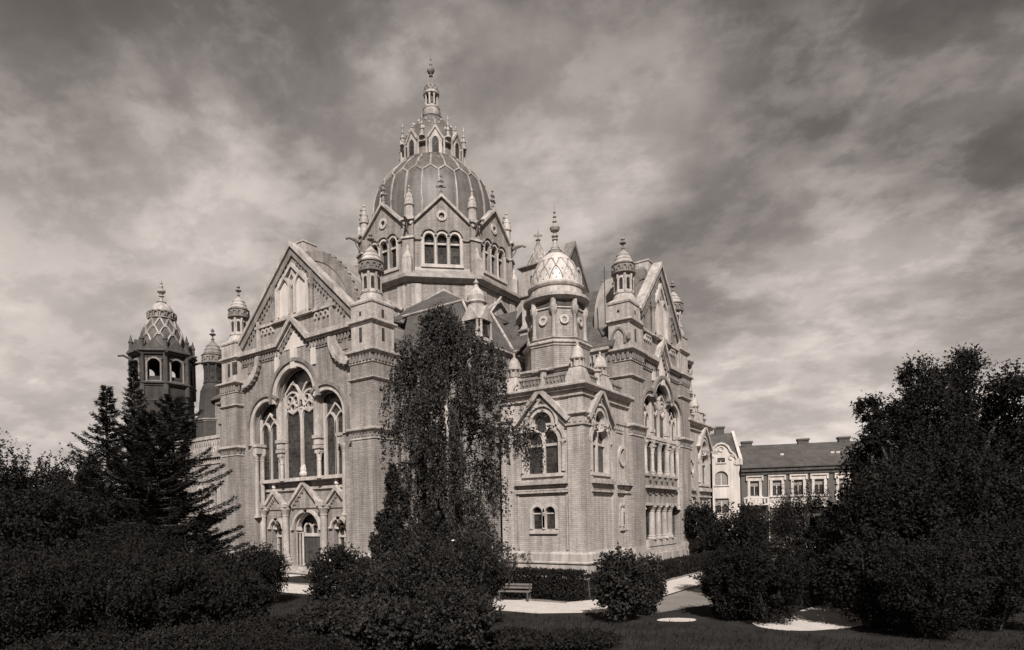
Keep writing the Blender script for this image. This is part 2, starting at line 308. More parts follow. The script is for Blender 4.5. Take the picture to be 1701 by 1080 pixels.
def big_facade(fr, s, dz, W, zfoot, zapex, zs, q_):
    """one gabled arm front: stepped three-lobed arch, corbels, gable with blind lancets"""
    op = 5.3*s; rc = 2.25*s; zc = 13.3+dz*.55; cs = 3.45*s; rs = 1.85*s
    tj = math.degrees(math.acos((cs-rc)/rs))
    left = arc(-cs, zs, rs, 180, tj, 12); cen = arc(0, zc, rc, 180, 0, 20); right = arc(cs, zs, rs, 180-tj, 0, 12)
    opening = [(-op, .02)]+left+cen+right+[(op, .02)]
    mb = MB(); mb.wall(fr, [(-W, .02)]+[(-W, zfoot), (0, zapex), (W, zfoot), (W, .02)]+opening[::-1], [], 0, -.7)
    wl = part(mb, 'gable_wall', brick)
    # archivolts: pale inner roll, darker hood
    mb = MB(); hd = MB(); soff = MB()
    lg = [(-op, 10.0)]+left; rg = right+[(op, 10.0)]
    for pth, w1, n1 in ((lg, .34, .10), (rg, .34, .10), ([(-rc, left[-1][1]+.1)]+cen+[(rc, left[-1][1]+.1)], .38, .16)):
        mb.cut(); hd.cut(); soff.cut()
        mb.band(fr, pth, -.02, w1*s**.3, -.06, n1)
        hd.band(fr, pth, w1*s**.3, w1*s**.3+.26*s**.4, -.02, n1+.14)
        soff.band(fr, pth, -.16*s**.3, -.025, -.56*q_, -.36*q_)
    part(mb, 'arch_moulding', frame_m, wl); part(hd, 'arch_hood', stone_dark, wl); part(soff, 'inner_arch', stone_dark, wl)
    # stilts and columns carrying the middle arch
    st = MB(); cl = MB()
    for sg in (-1, 1):
        a = sg*(rc+.02)*.97
        pw_ = .31*s**.5; st.cut()
        st.box(fr, a-pw_, a+pw_, -.6*q_, -.12*q_, 10.15, left[-1][1]+.25)
        for z0, z1, q in ((9.95, 10.2, .11), (9.5, 9.95, .02), (9.2, 9.44, .08), (8.95, 9.2, -.02)): st.box(fr, a-pw_-q, a+pw_+q, -.6*q_-.01, -.12*q_+q*q_, z0, z1)
        cl.cut(); cl.column(fr, a, -.34*q_, 7.0, 9.0, .16*s**.5, cap=.7); cl.box(fr, a-.26*s**.5, a+.26*s**.5, -.34*q_-.24, -.34*q_+.24, 8.86, 9.0)
        for nn, rr in (((-.12, .19), (-.5, .19)) if q_ == 1 else ((-.1, .17),)):
            cl.cut(); cl.column(fr, sg*(op-.16-.18*(nn < -.4)), nn, 4.2 if nn > -.4 else 5.2, 9.3, rr, cap=.6)
        st.cut(); st.box(fr, sg*op-.62*s*(sg > 0), sg*op+.62*s*(sg < 0), -.66*q_, .12, 9.3, 9.98)
        st.box(fr, sg*op-.70*s*(sg > 0), sg*op+.70*s*(sg < 0), -.67*q_, .2, 9.85, 10.08)
    part(st, 'arch_pier', stone, wl); part(cl, 'column', stone, wl)
    # keystone strips above the arch
    ks = MB()
    for a in (-2.1*s, 2.2*s): ks.cut(); ks.box(fr, a-.26, a+.26, -.02, .1, zc+rc*.72+.45, 16.95+dz)
    ks.cut(); ks.box(fr, -.24, .28, -.02, .26, zc+rc-.15, 16.95+dz)
    part(ks, 'keystone', pale, wl)
    # cornice that climbs into a little pediment
    zcn = 17.45+dz; ph = 1.75; pw = 1.75*max(s, .75)
    cn = MB()
    lim = W
    path = [(-lim, zcn), (-pw-.05, zcn), (0, zcn+ph), (pw+.05, zcn), (lim, zcn)]
    cn.band(fr, path, -.16, .16, -.02, .42); cn.band(fr, path, -.34, -.16, -.02, .2)
    part(cn, 'cornice', stone, wl)
    dn = MB()
    for sg in (-1, 1):
        dn.cut(); dn.box(fr, min(sg*lim, sg*pw), max(sg*lim, sg*pw), -.02, .07, zcn-.95, zcn-.78)
        for k in range(int((lim-pw)/.34)):
            a = sg*(pw+.25+k*.34); dn.box(fr, a-.09, a+.09, -.02, .16, zcn-.79, zcn-.36)
        dn.cut(); dn.band(fr, [(sg*pw, zcn-.42), (0, zcn+ph-.42)], -.06, .06, -.02, .05)
        for k in range(5):
            t = (k+.7)/5.6; a = sg*pw*(1-t); dn.box(fr, a-.09, a+.09, -.02, .14, zcn+ph*t-.78, zcn+ph*t-.38)
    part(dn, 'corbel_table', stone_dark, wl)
    pp = MB(); pp.prism(fr, [(-pw+.5, zcn-.5), (0, zcn+ph-.95), (pw-.5, zcn-.5)], -.02, .05); part(pp, 'pediment_panel', pale, wl)
    if dz == 0:      # quarter-round corbel scrolls down to the towers
        sc = MB(); tb = MB()
        for sg in (-1, 1):
            sc.cut()
            q = arc(6.35, 17.0, 2.0, 180, 270, 12); q = [(sg*x, z) for x, z in q]
            sc.band(fr, q, -.14 if sg > 0 else -.42, .42 if sg > 0 else .14, -.02, .18)
            q2 = arc(6.35, 17.0, 2.0, 180, 270, 12); q2 = [(sg*x, z) for x, z in q2]
            sc.band(fr, q2, -.30 if sg > 0 else .02, -.02 if sg > 0 else .30, -.02, .34)
            for k in range(8):
                t = R(180+90*(k+.5)/8); tb.cut(); tb.box(fr, sg*(6.35+2.28*cos(t))-.09, sg*(6.35+2.28*cos(t))+.09, .1, .3, 17.0+2.28*sin(t)-.12, 17.0+2.28*sin(t)+.12)
            tb.cut(); tb.box(fr, sg*5.6-.3, sg*5.6+.3, -.02, .06, 15.9, 16.7)
        part(sc, 'scroll', stone, wl); part(tb, 'scroll_block', stone_dark, wl)
    # string at the gable base with a row of little arches below
    zst = 19.25+dz; hw = (zapex-.6-zst)*W/(zapex-zfoot)*.92
    sr = MB(); lw = 2.15*max(s, .8)
    for a0, a1 in ((-hw, -lw-.25), (-lw-.25, lw+.25), (lw+.25, hw)): sr.box(fr, a0, a1, -.02, .2+(.1 if abs(a0) < lw+1 and a1 > 0 > a0 else 0), zst-.08, zst+.12)
    for k in range(3):
        for sg in (-1, 1):
            a = sg*(lw+.55+k*.5*max(s, .7))
            if abs(a)+.2 < hw: sr.band(fr, [(a-.2, zst-.62)]+arc(a, zst-.42, .18, 180, 0, 6)+[(a+.2, zst-.62)], -.05, .07, -.02, .14)
    for sg in (-1, 1): sr.cut(); sr.box(fr, sg*(hw-.4)-.16, sg*(hw-.4)+.16, -.02, .18, zcn+.2, zst+.5)
    part(sr, 'string_course', stone, wl)
    # gable: rake coping, inner rake, central blind window
    rk = MB(); rp = [(-W-.1, zfoot), (0, zapex+.1), (W+.1, zfoot)]
    rk.band(fr, rp, -.08, .20, -.44, .32); part(rk, 'gable_coping', stone, wl)
    r2 = MB(); r2.band(fr, rp, -.56, -.09, -.02, .16)
    sl = (zapex-zfoot)/W
    for k in range(int(W/.31)):
        for sg in (-1, 1):
            a = sg*(.5+k*.3)
            if abs(a) < W-.9: r2.box(fr, a-.07, a+.07, -.02, .13, zapex-sl*abs(a)-1.14, zapex-sl*abs(a)-.8)
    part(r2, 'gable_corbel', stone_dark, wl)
    hz = (zapex-zst)/5.5; bw = MB(); bp = MB(); bc = MB(); lx = .98*max(s, .72); lw2 = 1.5*max(s, .72)
    zsp = zst+.25+2.0*hz
    for sg in (-1, 1):
        a = sg*lx; pth = pointed(a, zst+.3, lw2*.80, zsp)
        bw.cut(); bp.cut(); bc.cut(); bw.band(fr, pth, -.02, .2, -.02, .2); bp.prism(fr, pth, -.02, .05)
        bc.column(fr, sg*(lx*2+.28), .16, zst+.12, zsp-.1, .15, cap=.45); bc.box(fr, sg*(lx*2+.28)-.2, sg*(lx*2+.28)+.2, -.02, .36, zsp-.1, zsp+.12)
        bc.box(fr, sg*(lx*2+.28)-.16, sg*(lx*2+.28)+.16, -.02, .3, zsp+.12, zsp+.75*hz)
    bw.cut(); bw.band(fr, [(-lx*2, zst+.15), (-lx*2, zsp+.2), (0, zsp+2.0*hz), (lx*2, zsp+.2), (lx*2, zst+.15)], -.24, .0, -.02, .24)
    bw.band(fr, [(-.34, zsp+.75*hz), (0, zsp+1.3*hz), (.34, zsp+.75*hz), (0, zsp+.25*hz)], -.1, .08, -.02, .16, closed=True)
    bw.box(fr, -lx*2, lx*2, -.02, .12, zst+.12, zst+.34)
    part(bw, 'blind_window_frame', frame_m, wl); part(bp, 'blind_window_panel', pale, wl); part(bc, 'gable_column', stone_dark, wl)
    ab = MB(); ab.box(fr, -.5, .5, -1.9, -.6, zapex-.9, zapex+.52); ab.box(fr, -.56, .56, -1.96, -.54, zapex+.52, zapex+.64); part(ab, 'apex_block', stone, wl)
    return wl, dict(op=op, rc=rc, zc=zc, cs=cs, rs=rs, zs=zs)

def tracery_windows(fr, d, s, sill, n0=-.62):
    rc, zc, cs, rs, zs, op = d['rc'], d['zc'], d['cs'], d['rs'], d['zs'], d['op']
    g = MB(); g.prism(fr, [(-op-.1, sill), (-op-.1, zs+rs), (-rc-.2, zs+rs+.4), (-rc-.1, zc+rc), (rc+.1, zc+rc), (rc+.2, zs+rs+.4), (op+.1, zs+rs), (op+.1, sill)], n0-.12, n0-.06)
    glo = part(g, 'window_glass', glass)
    f = MB(); ww = .07*(.6+.4*s)
    hw = rc-.34*s
    # middle: two lancets, then scrolled circles
    for sg in (-1, 1):
        lw = hw*.98; a = sg*hw*.51
        f.band(fr, pointed(a, sill+.1, lw, zs+.05-.4*(1-s)), -ww, ww, n0-.05, n0+.14)
        r0 = hw*.40; zc0 = zc-.25*s
        f.band(fr, arc(sg*hw*.53, zc0, r0, 0, 360, 22)[:-1], -ww, ww, n0-.05, n0+.14, closed=True)
        for t0 in (30, 150, 270):
            f.band(fr, arc(sg*hw*.53+r0*.52*cos(R(t0)), zc0+r0*.52*sin(R(t0)), r0*.34, 0, 360, 12)[:-1], -.035, .035, n0-.05, n0+.1, closed=True)
        f.band(fr, [(sg*hw*.02, zs+.95*s+.1), (sg*hw*.5, zc0-r0*1.15), (sg*hw*.98, zs+.95*s+.1)], -ww, ww, n0-.05, n0+.13)
        f.band(fr, [(sg*hw*.95, zc0-.1), (sg*hw*.98, zc0+r0*.9), (sg*hw*.62, zc0+r0*1.75), (sg*hw*.42, zc0+r0*2.05)], -ww, ww, n0-.05, n0+.13)
        f.band(fr, [(sg*hw*.08, zc0+.1), (sg*hw*.1, zc0+r0*.9), (sg*hw*.3, zc0+r0*1.6), (sg*hw*.5, zc0+r0*1.9)], -ww, ww, n0-.05, n0+.13)
        f.box(fr, sg*hw-.1, sg*hw+.1, n0-.05, n0+.2, sill, zc+.2)
        # side pair
        x0 = rc+.45*s; x1 = op-.25*s; wv = (x1-x0)/2
        for k in (0, 1):
            f.band(fr, pointed(sg*(x0+wv*(k+.5)), sill+.1, wv*.96, zs-.6*s), -ww, ww, n0-.05, n0+.14)
        f.band(fr, [(sg*(x0+wv*.5), zs+.35*s), (sg*(x0+wv), zs+.95*s), (sg*(x0+wv*1.5), zs+.35*s)], -ww, ww, n0-.05, n0+.12)
        f.box(fr, sg*x0-.09, sg*x0+.09, n0-.05, n0+.18, sill, zs+1.0*s); f.box(fr, sg*x1-.06, sg*x1+.12*0+.06, n0-.05, n0+.18, sill, zs+.6*s)
    f.box(fr, -.07, .07, n0-.05, n0+.16, sill, zs+.9*s)
    f.box(fr, -op, op, n0-.1, n0+.3, sill-.12, sill+.14)
    part(f, 'window_tracery', frame_m, glo)
    return glo

# ---- arm A: the entrance arm
FA = Fr((0, -16.9), (1, 0), (0, -1))
gwA, dA = big_facade(FA, 1.0, 0.0, 6.72, 18.35, 24.62, 11.5, 1.0)
tracery_windows(FA, dA, 1.0, 7.05)
# arm bodies (behind the niches)
mb = MB(); mb.box(W0, -8.6, 8.6, -15.1, -3, .02, 15.3); mb.box(W0, -6.3, 6.3, -15.0, -5, 15.3, 18.3)
for sg in (-1, 1): mb.cut(); mb.box(W0, min(sg*5.45, sg*6.75), max(sg*5.45, sg*6.75), -16.22, -15.05, .02, 15.25)
part(mb, 'arm_wall', brick)
mb = MB(); mb.box(W0, 8.6, 15.1, -14.2, -3, .02, 15.2); mb.cut(); mb.box(W0, -15.1, -8.6, -14.2, -3, .02, 15.2); part(mb, 'infill_wall', brick)
mb = MB(); mb.box(W0, 8.0, 21.0, -6.35, 6.35, .02, 15.3); mb.box(W0, 8, 20.7, -4.1, 4.1, 15.3, 17.6); part(mb, 'arm_wall', brick)
mb = MB(); mb.box(W0, -15.1, -5, -14, 16, .02, 15.15); mb.cut(); mb.box(W0, -5, 15.1, 3, 16, .02, 15.1); part(mb, 'rear_wall', brick)
# portal in the niche
def portal():
    fr = FA; n = -.9
    doors = [(0, 3.0, 3.15, 4.72), (-3.68, 1.5, 3.25, 4.1), (3.68, 1.5, 3.25, 4.1)]
    holes = []
    for a, w_, zs, zt in doors:
        q = [(a-w_/2, .05), (a-w_/2, zs)]+arc(a-w_/2+w_*.46, zs, w_*.46, 180, 78, 8)+[(a, zt)]+arc(a+w_/2-w_*.46, zs, w_*.46, 102, 0, 8)+[(a+w_/2, .05)]
        holes.append(q)
    outer = [(-5.4, .02)]; 
    for h in sorted(holes, key=lambda h: h[0][0]): outer += h
    outer += [(5.4, .02), (5.4, 6.92), (-5.4, 6.92)]
    mb = MB(); mb.wall(fr, outer, [], n, n-.62); pw = part(mb, 'portal_wall', brick)
    mo = MB(); pd = MB(); pt = MB(); fn = MB(); bt = MB()
    for i, h in enumerate(holes):
        mo.cut(); pd.cut(); pt.cut(); fn.cut(); bt.cut()
        mo.band(fr, h[1:-1], .0, .2, n-.05, n+.2); mo.band(fr, h[1:-1], -.16, 0, n-.5, n-.1)
        a = doors[i][0]; hw, z0, z1 = ((1.78, 5.15, 6.85), (1.2, 5.1, 6.25), (1.2, 5.1, 6.25))[i]
        pd.band(fr, [(a-hw, z0), (a, z1), (a+hw, z0)], -.12, .12, n-.05, n+.44)
        pd.band(fr, [(a-hw, z0), (a, z1), (a+hw, z0)], -.26, -.12, n-.02, n+.24)
        pt.prism(fr, [(a-hw+.1, z0-.3), (a, z1-.25), (a+hw-.1, z0-.3)], n-.02, n+.10)
        for k in range(5):
            for sg in (-1, 1):
                t = (k+.7)/5.7; bt.box(fr, a+sg*hw*(1-t)-.06, a+sg*hw*(1-t)+.06, n+.09, n+.22, z0+(z1-z0)*t-.52, z0+(z1-z0)*t-.3)
        c = fr(a, n+.25, 0)[:2]; k = (1.15, .62, .62)[i]
        fn.lathe(c, [(.16*k, z1+.05), (.2*k, z1+.2*k), (.12*k, z1+.32*k), (.27*k, z1+.42*k), (.3*k, z1+.55*k), (.22*k, z1+.7*k), (.24*k, z1+.85*k), (.15*k, z1+1.1*k), (.02, z1+1.3*k)], 10)
    part(mo, 'door_moulding', frame_m, pw); part(pd, 'portal_pediment', stone, pw); part(pt, 'pediment_panel', brick, pw); part(fn, 'portal_finial', pale, pw); part(bt, 'pediment_block', stone_dark, pw)
    cl = MB()
    for a in (-5.15, -2.25, 2.25, 5.15): cl.cut(); cl.column(fr, a, n+.3, .75, 4.95, .27, cap=.7, base=.5); cl.box(fr, a-.42, a+.42, n-.02, n+.72, 4.95, 5.2); cl.box(fr, a-.42, a+.42, n-.02, n+.7, .05, .78)
    for sg in (-1, 1):
        for k in range(3): cl.cut(); cl.column(fr, sg*(1.42-.16*k), n-.12-.17*k, .35, 3.0, .085, seg=8, cap=.25)
    part(cl, 'portal_column', stone, pw)
    st = MB(); st.box(fr, -5.4, 5.4, n-.02, n+.16, 6.25, 6.45); st.box(fr, -5.4, 5.4, n-.3, n+.24, 6.9, 7.04); part(st, 'string_course', stone, pw)
    dr = MB(); dr.box(fr, -1.2, 1.2, n-.75, n-.64, .3, 2.65)
    for sg in (-1, 1):
        for z0, z1 in ((.5, 1.3), (1.45, 2.5)): dr.box(fr, sg*.6-.38, sg*.6+.38, n-.66, n-.59, z0, z1)
    do = part(dr, 'door', wood); 
    tm = MB(); tm.box(fr, -1.35, 1.35, n-.78, n-.55, 2.65, 2.9)
    for a, r_ in ((-.62, .42), (.22, .36), (.85, .3)): tm.band(fr, [(a-r_, 2.9)]+arc(a, 3.25, r_, 180, 0, 8)+[(a+r_, 2.9)], -.05, .07, n-.7, n-.55)
    for sg in (-1, 1): tm.box(fr, sg*1.28-.1, sg*1.28+.1, n-.8, n-.52, .2, 3.0)
    part(tm, 'door_frame', frame_m, do)
    gl = MB(); gl.box(fr, -1.6, 1.6, n-.86, n-.8, 2.6, 4.8)
    for a in (-3.68, 3.68): gl.cut(); gl.box(fr, a-.85, a+.85, n-.66, n-.6, .4, 4.3)
    go = part(gl, 'portal_glass', glass)
    sf = MB()
    for a in (-3.68, 3.68):
        sf.cut()
        for da in (-.62, 0, .62): sf.box(fr, a+da-.05, a+da+.05, n-.6, n-.45, .5, 3.3)
        sf.box(fr, a-.7, a+.7, n-.6, n-.42, 2.6, 2.75); sf.box(fr, a-.8, a+.8, n-.6, n-.3, .3, .9)
        sf.band(fr, arc(a+.3, 3.15, .28, 180, 0, 8), -.04, .05, n-.6, n-.45); sf.band(fr, arc(a-.3, 3.15, .28, 180, 0, 8), -.04, .05, n-.6, n-.45)
    part(sf, 'portal_window_frame', frame_m, go)
    sp = MB()
    for k in range(4): sp.box(fr, -2.6-.3*k, 2.6+.3*k, n-.1, n+.75+.38*k, .0, .34-.09*k)
    part(sp, 'step', stone)
portal()

# ---- square stair towers with round lantern turrets
def turret(c, z0, sc, parent, m_body=stone, m_cap=stone, name='lantern_turret'):
    """round lantern: ring base, arcaded body, crown, domed cap, urn finial"""
    q = sc; cx, cy = c
    mb = MB(); mb.lathe(c, [(1.02*q, z0), (.98*q, z0+.35*q), (.8*q, z0+.75*q), (.86*q, z0+.85*q), (.74*q, z0+.95*q), (.72*q, z0+2.35*q), (.8*q, z0+2.45*q)], 16)
    for k in range(8):
        t = 2*PI*(k+.5)/8+.12; mb.lathe((cx+.74*q*cos(t), cy+.74*q*sin(t)), [(.1*q, z0+.95*q), (.07*q, z0+1.1*q), (.065*q, z0+1.95*q), (.12*q, z0+2.15*q), (.12*q, z0+2.4*q)], 6)
    b = part(mb, name, m_body, parent)
    nb = MB()
    for k in range(8):
        t = 2*PI*k/8+.12; fr = face_frame(cx, cy, t, .70*q); nb.prism(fr, round_arch(0, z0+1.15*q, .26*q, z0+1.95*q, 6), 0, .05*q)
    part(nb, 'niche', glass, b)
    cb = MB()
    cb.lathe(c, [(.72*q, z0+2.35*q), (.98*q, z0+2.5*q), (1.0*q, z0+2.62*q), (.88*q, z0+2.7*q), (.90*q, z0+3.15*q), (.98*q, z0+3.22*q), (.8*q, z0+3.34*q)], 16)
    for k in range(12):
        t = 2*PI*k/12; fr = face_frame(cx, cy, t, .89*q); cb.band(fr, round_arch(0, z0+2.74*q, .3*q, z0+2.9*q, 5), -.03*q, .04*q, -.02, .07*q)
    part(cb, 'crown', stone_dark, b)
    dm = MB(); dm.lathe(c, [(.74*q, z0+3.3*q), (.80*q, z0+3.4*q), (.74*q, z0+3.55*q), (.68*q, z0+3.62*q), (.70*q, z0+3.72*q), (.55*q, z0+3.95*q), (.58*q, z0+4.03*q), (.3*q, z0+4.3*q), (.17*q, z0+4.45*q)], 16); part(dm, 'cap', m_cap, b)
    fn = MB(); fn.lathe(c, [(.17*q, z0+4.42*q), (.1*q, z0+4.62*q), (.15*q, z0+4.68*q), (.07*q, z0+4.78*q), (.06*q, z0+4.95*q), (.28*q, z0+5.08*q), (.28*q, z0+5.14*q), (.1*q, z0+5.22*q), (.08*q, z0+5.3*q), (.17*q, z0+5.42*q), (.1*q, z0+5.56*q), (.01, z0+5.66*q)], 10)
    part(fn, 'finial', stone_dark, b)
def stair_tower(x0, x1, y0, y1, m=brick, z_low=.02, ztop=18.6, name='stair_tower', slits=()):
    P = rect(x0, x1, y0, y1); P2 = rect(x0+.1, x1-.1, y0+.1, y1-.1)
    mb = MB(); mb.sweep(P, [(0, z_low), (0, 15.3)]); mb.sweep(P2, [(0, 15.3), (0, ztop)])
    t = part(mb, name, m)
    up = MB(); up.sweep(P2, [(.02, 15.32), (.02, 17.1)]); up.cut(); up.sweep(P2, [(.02, 17.4), (.02, 18.55)]); part(up, 'tower_facing', stone, t)
    tr = MB()
    tr.sweep(P, [(.02, 9.3), (.06, 9.3), (.06, 9.42), (.02, 9.44)]); tr.cut(); tr.sweep(P, corn(.26, 9.72, 10.08)); tr.cut(); tr.sweep(P, corn(.16, 13.28, 13.46))
    tr.cut(); tr.sweep(P, corn(.30, 15.0, 15.34)); tr.sweep(P, [(.0, 14.45), (.06, 14.45), (.06, 14.56), (0, 14.58)]); tr.cut(); tr.sweep(P2, corn(.22, 17.1, 17.4)); tr.cut(); tr.sweep(P2, [(.08, 18.5), (.1, 18.62), (-.1, 18.8), (-.4, 19.0)])
    part(tr, 'tower_cornice', stone, t)
    tt = MB(); tt.sweep(P, [(-.03, 14.57), (.03, 14.57), (.03, 15.01), (-.03, 15.01)]); tt.teeth(P, 14.58, 15.0, .14, .3, .17); tt.cut(); tt.sweep(P, [(-.03, 9.45), (.025, 9.45), (.025, 9.71), (-.03, 9.71)]); tt.teeth(P, 9.46, 9.7, .1, .3, .14); part(tt, 'tower_corbel', stone_dark, t)
    return t
def slit(fr, lst, parent):
    mb = MB()
    for a, z0, z1, w_ in lst: mb.cut(); mb.box(fr, a-w_/2, a+w_/2, -.06, .035, z0, z1)
    part(mb, 'slit_window', glass, parent)
tA = stair_tower(6.68, 8.88, -17.5, -15.25)
slit(Fr((7.78, -17.4), (1, 0), (0, -1)), [(-.1, 15.9, 16.9, .26), (-.1, 17.7, 18.0, .2), (-.3, 13.0, 13.3, .3)], tA); slit(Fr((8.78, -16.4), (0, 1), (1, 0)), [(0, 16.0, 16.9, .26), (0, 17.6, 18.15, .24)], tA)
turret((7.78, -16.4), 18.62, .90, tA)
tB = stair_tower(-8.88, -6.68, -17.5, -15.25)
slit(Fr((-7.78, -17.4), (1, 0), (0, -1)), [(0.0, 15.8, 16.9, .3), (.75, 15.9, 16.95, .55)], tB)
turret((-7.78, -16.4), 18.62, .90, tB)
# arm A side wall piers, drainpipe, band
mb = MB(); mb.box(W0, 8.2, 8.74, -15.3, -14.1, .02, 15.25); part(mb, 'arm_side_wall', brick)
mb = MB(); mb.tube([(8.95, -15.15, 15.0), (8.95, -15.15, .2)], .07, 8); part(mb, 'drainpipe', iron)
mb = MB(); P = rect(8.0, 15.1, -14.2, -6); mb.sweep(P, corn(.24, 9.7, 10.05)); mb.cut(); mb.sweep(P, corn(.14, 13.28, 13.45)); mb.cut(); mb.sweep(P, corn(.34, 14.95, 15.3)); part(mb, 'infill_cornice', stone)
mb = MB(); mb.teeth(P, 14.45, 14.95, .14, .34, .17); mb.cut(); mb.teeth(P, 9.4, 9.7, .1, .3, .14); part(mb, 'infill_corbel', stone_dark)

# ---- arm roofs: barrel behind each gable, slates behind
def barrel(fr, zc, r, n0, n1, parent, m=None):
    mb = MB(); out = arc(0, zc, r, -8, 188, 30); mb.prism(fr, out, n1, n0); part(mb, 'barrel_roof', m or lead, parent)
    cr = MB()
    for i in range(26):
        t = R(8+164*i/25); cr.lathe(fr(r*1.0*cos(t), n0-.12, 0)[:2], [(.05, zc+r*sin(t)-.1), (.2, zc+r*sin(t)+.05), (.13, zc+r*sin(t)+.2), (.02, zc+r*sin(t)+.3)], 6)
    cr.band(fr, arc(0, zc, r, 2, 178, 30)[::-1], -.62, .08, n0-.3, n0+.06)
    part(cr, 'cresting', stone_dark, parent)
barrel(FA, 18.0, 6.25, -.72, -4.0, gwA)
rf = MB()
def quad(mb, *p): mb.add(list(p), [tuple(range(len(p)))])
def roof_plane(mb, pts, th=.12):
    mb.cut()
    k = len(pts); up = [tuple(p) for p in pts]; dn_ = [(p[0], p[1], p[2]-th) for p in pts]
    mb.add(up+dn_, [tuple(range(k)), tuple(range(k, 2*k))]+[(i, (i+1) % k, k+(i+1) % k, k+i) for i in range(k)])
# arm A slate roof towards the drum
roof_plane(rf, [(-8.9, -15.2, 15.45), (-8.9, -6, 15.45), (0, -6, 22.6), (0, -15.2, 22.6)]); roof_plane(rf, [(8.9, -15.2, 15.45), (8.9, -6, 15.45), (0, -6, 22.6), (0, -15.2, 22.6)])
# infill hipped roofs (outer corner 15.4,-14.5 up to the curb)
for sg in (1, -1):
    E = [(sg*15.4, -14.5, 15.35), (sg*15.4, -5.5, 15.35), (sg*10.5, -5.5, 20.1), (sg*10.5, -9.6, 20.1)]
    roof_plane(rf, E); roof_plane(rf, [(sg*15.4, -14.5, 15.35), (sg*8.4, -14.5, 15.35), (sg*5.0, -9.6, 20.1), (sg*10.5, -9.6, 20.1)])
    roof_plane(rf, [(sg*10.5, -9.6, 20.1), (sg*10.5, -3, 20.1), (sg*5.5, -3, 23.2), (sg*5.5, -5.5, 23.2)]); roof_plane(rf, [(sg*10.5, -9.6, 20.1), (sg*3, -9.6, 20.1), (sg*3, -5.5, 23.2), (sg*5.5, -5.5, 23.2)])
# arm B slates
zr = 22.1
roof_plane(rf, [(15.6, -10.2, 15.35), (11.2, -10.2, 15.35), (6.5, 0, zr), (15.6, 0, zr)]); roof_plane(rf, [(21.2, -6.7, 15.6), (15.55, -6.7, 15.6), (15.55, 0, zr), (20.9, 0, zr)])
roof_plane(rf, [(21.2, 6.7, 15.6), (11, 6.7, 15.6), (6.5, 0, zr), (20.9, 0, zr)])
roof_plane(rf, [(-15.4, -14.5, 15.3), (-15.4, 16.4, 15.3), (-6, 6, 22.5), (-6, -5, 22.5)]); roof_plane(rf, [(-15.4, 16.4, 15.3), (15.4, 16.4, 15.3), (6, 6, 22.5), (-6, 6, 22.5)])
roof_plane(rf, [(15.4, 16.4, 15.3), (15.4, 5, 15.3), (6, 4, 22.5), (6, 6, 22.5)])
part(rf, 'slate_roof', roof_m)
fl = MB()
for pts in ([(15.25, -10.1, 15.55), (10.55, -5.95, 20.25)], [(10.5, -9.6, 20.2), (10.5, -5.9, 20.22)], [(10.5, -5.9, 20.2), (10.3, -4.0, 22.0)], [(10.5, -9.6, 20.2), (4.5, -9.65, 20.2)], [(15.4, -14.5, 15.5), (10.5, -9.6, 20.25)], [(15.6, -10.1, 15.4), (11.4, -10.1, 15.4)]):
    fl.cut(); fl.tube(pts, .10, 6)
part(fl, 'roof_flashing', stone)
# little stone aedicule on the infill corner
def aedicule(cx, cy, z0):
    mb = MB(); mb.lathe((cx, cy), [(.95, z0), (.95, z0+.3), (.6, z0+.32), (.6, z0+1.7)], 8, PI/8)
    for k in range(4):
        fr = face_frame(cx, cy, -PI/2+k*PI/2, .62)
        mb.prism(fr, [(-.7, z0+1.5), (0, z0+2.5), (.7, z0+1.5)], -.1, .22)
        for a in (-.55, .55): mb.column(fr, a, .12, z0+.3, z0+1.55, .09, 8)
    mb.lathe((cx, cy), [(.55, z0+1.7), (.6, z0+2.6), (.72, z0+2.75), (.6, z0+2.9), (.62, z0+3.2), (.45, z0+3.5), (.2, z0+3.8), (.12, z0+4.0), (.2, z0+4.1), (.02, z0+4.4)], 12)
    o = part(mb, 'aedicule', stone)
    gb = MB()
    for k in range(4): gb.prism(face_frame(cx, cy, -PI/2+k*PI/2, .6), pointed(0, z0+.4, .6, z0+1.1), .0, .06)
    part(gb, 'niche', glass, o)
aedicule(14.6, -13.5, 15.3)

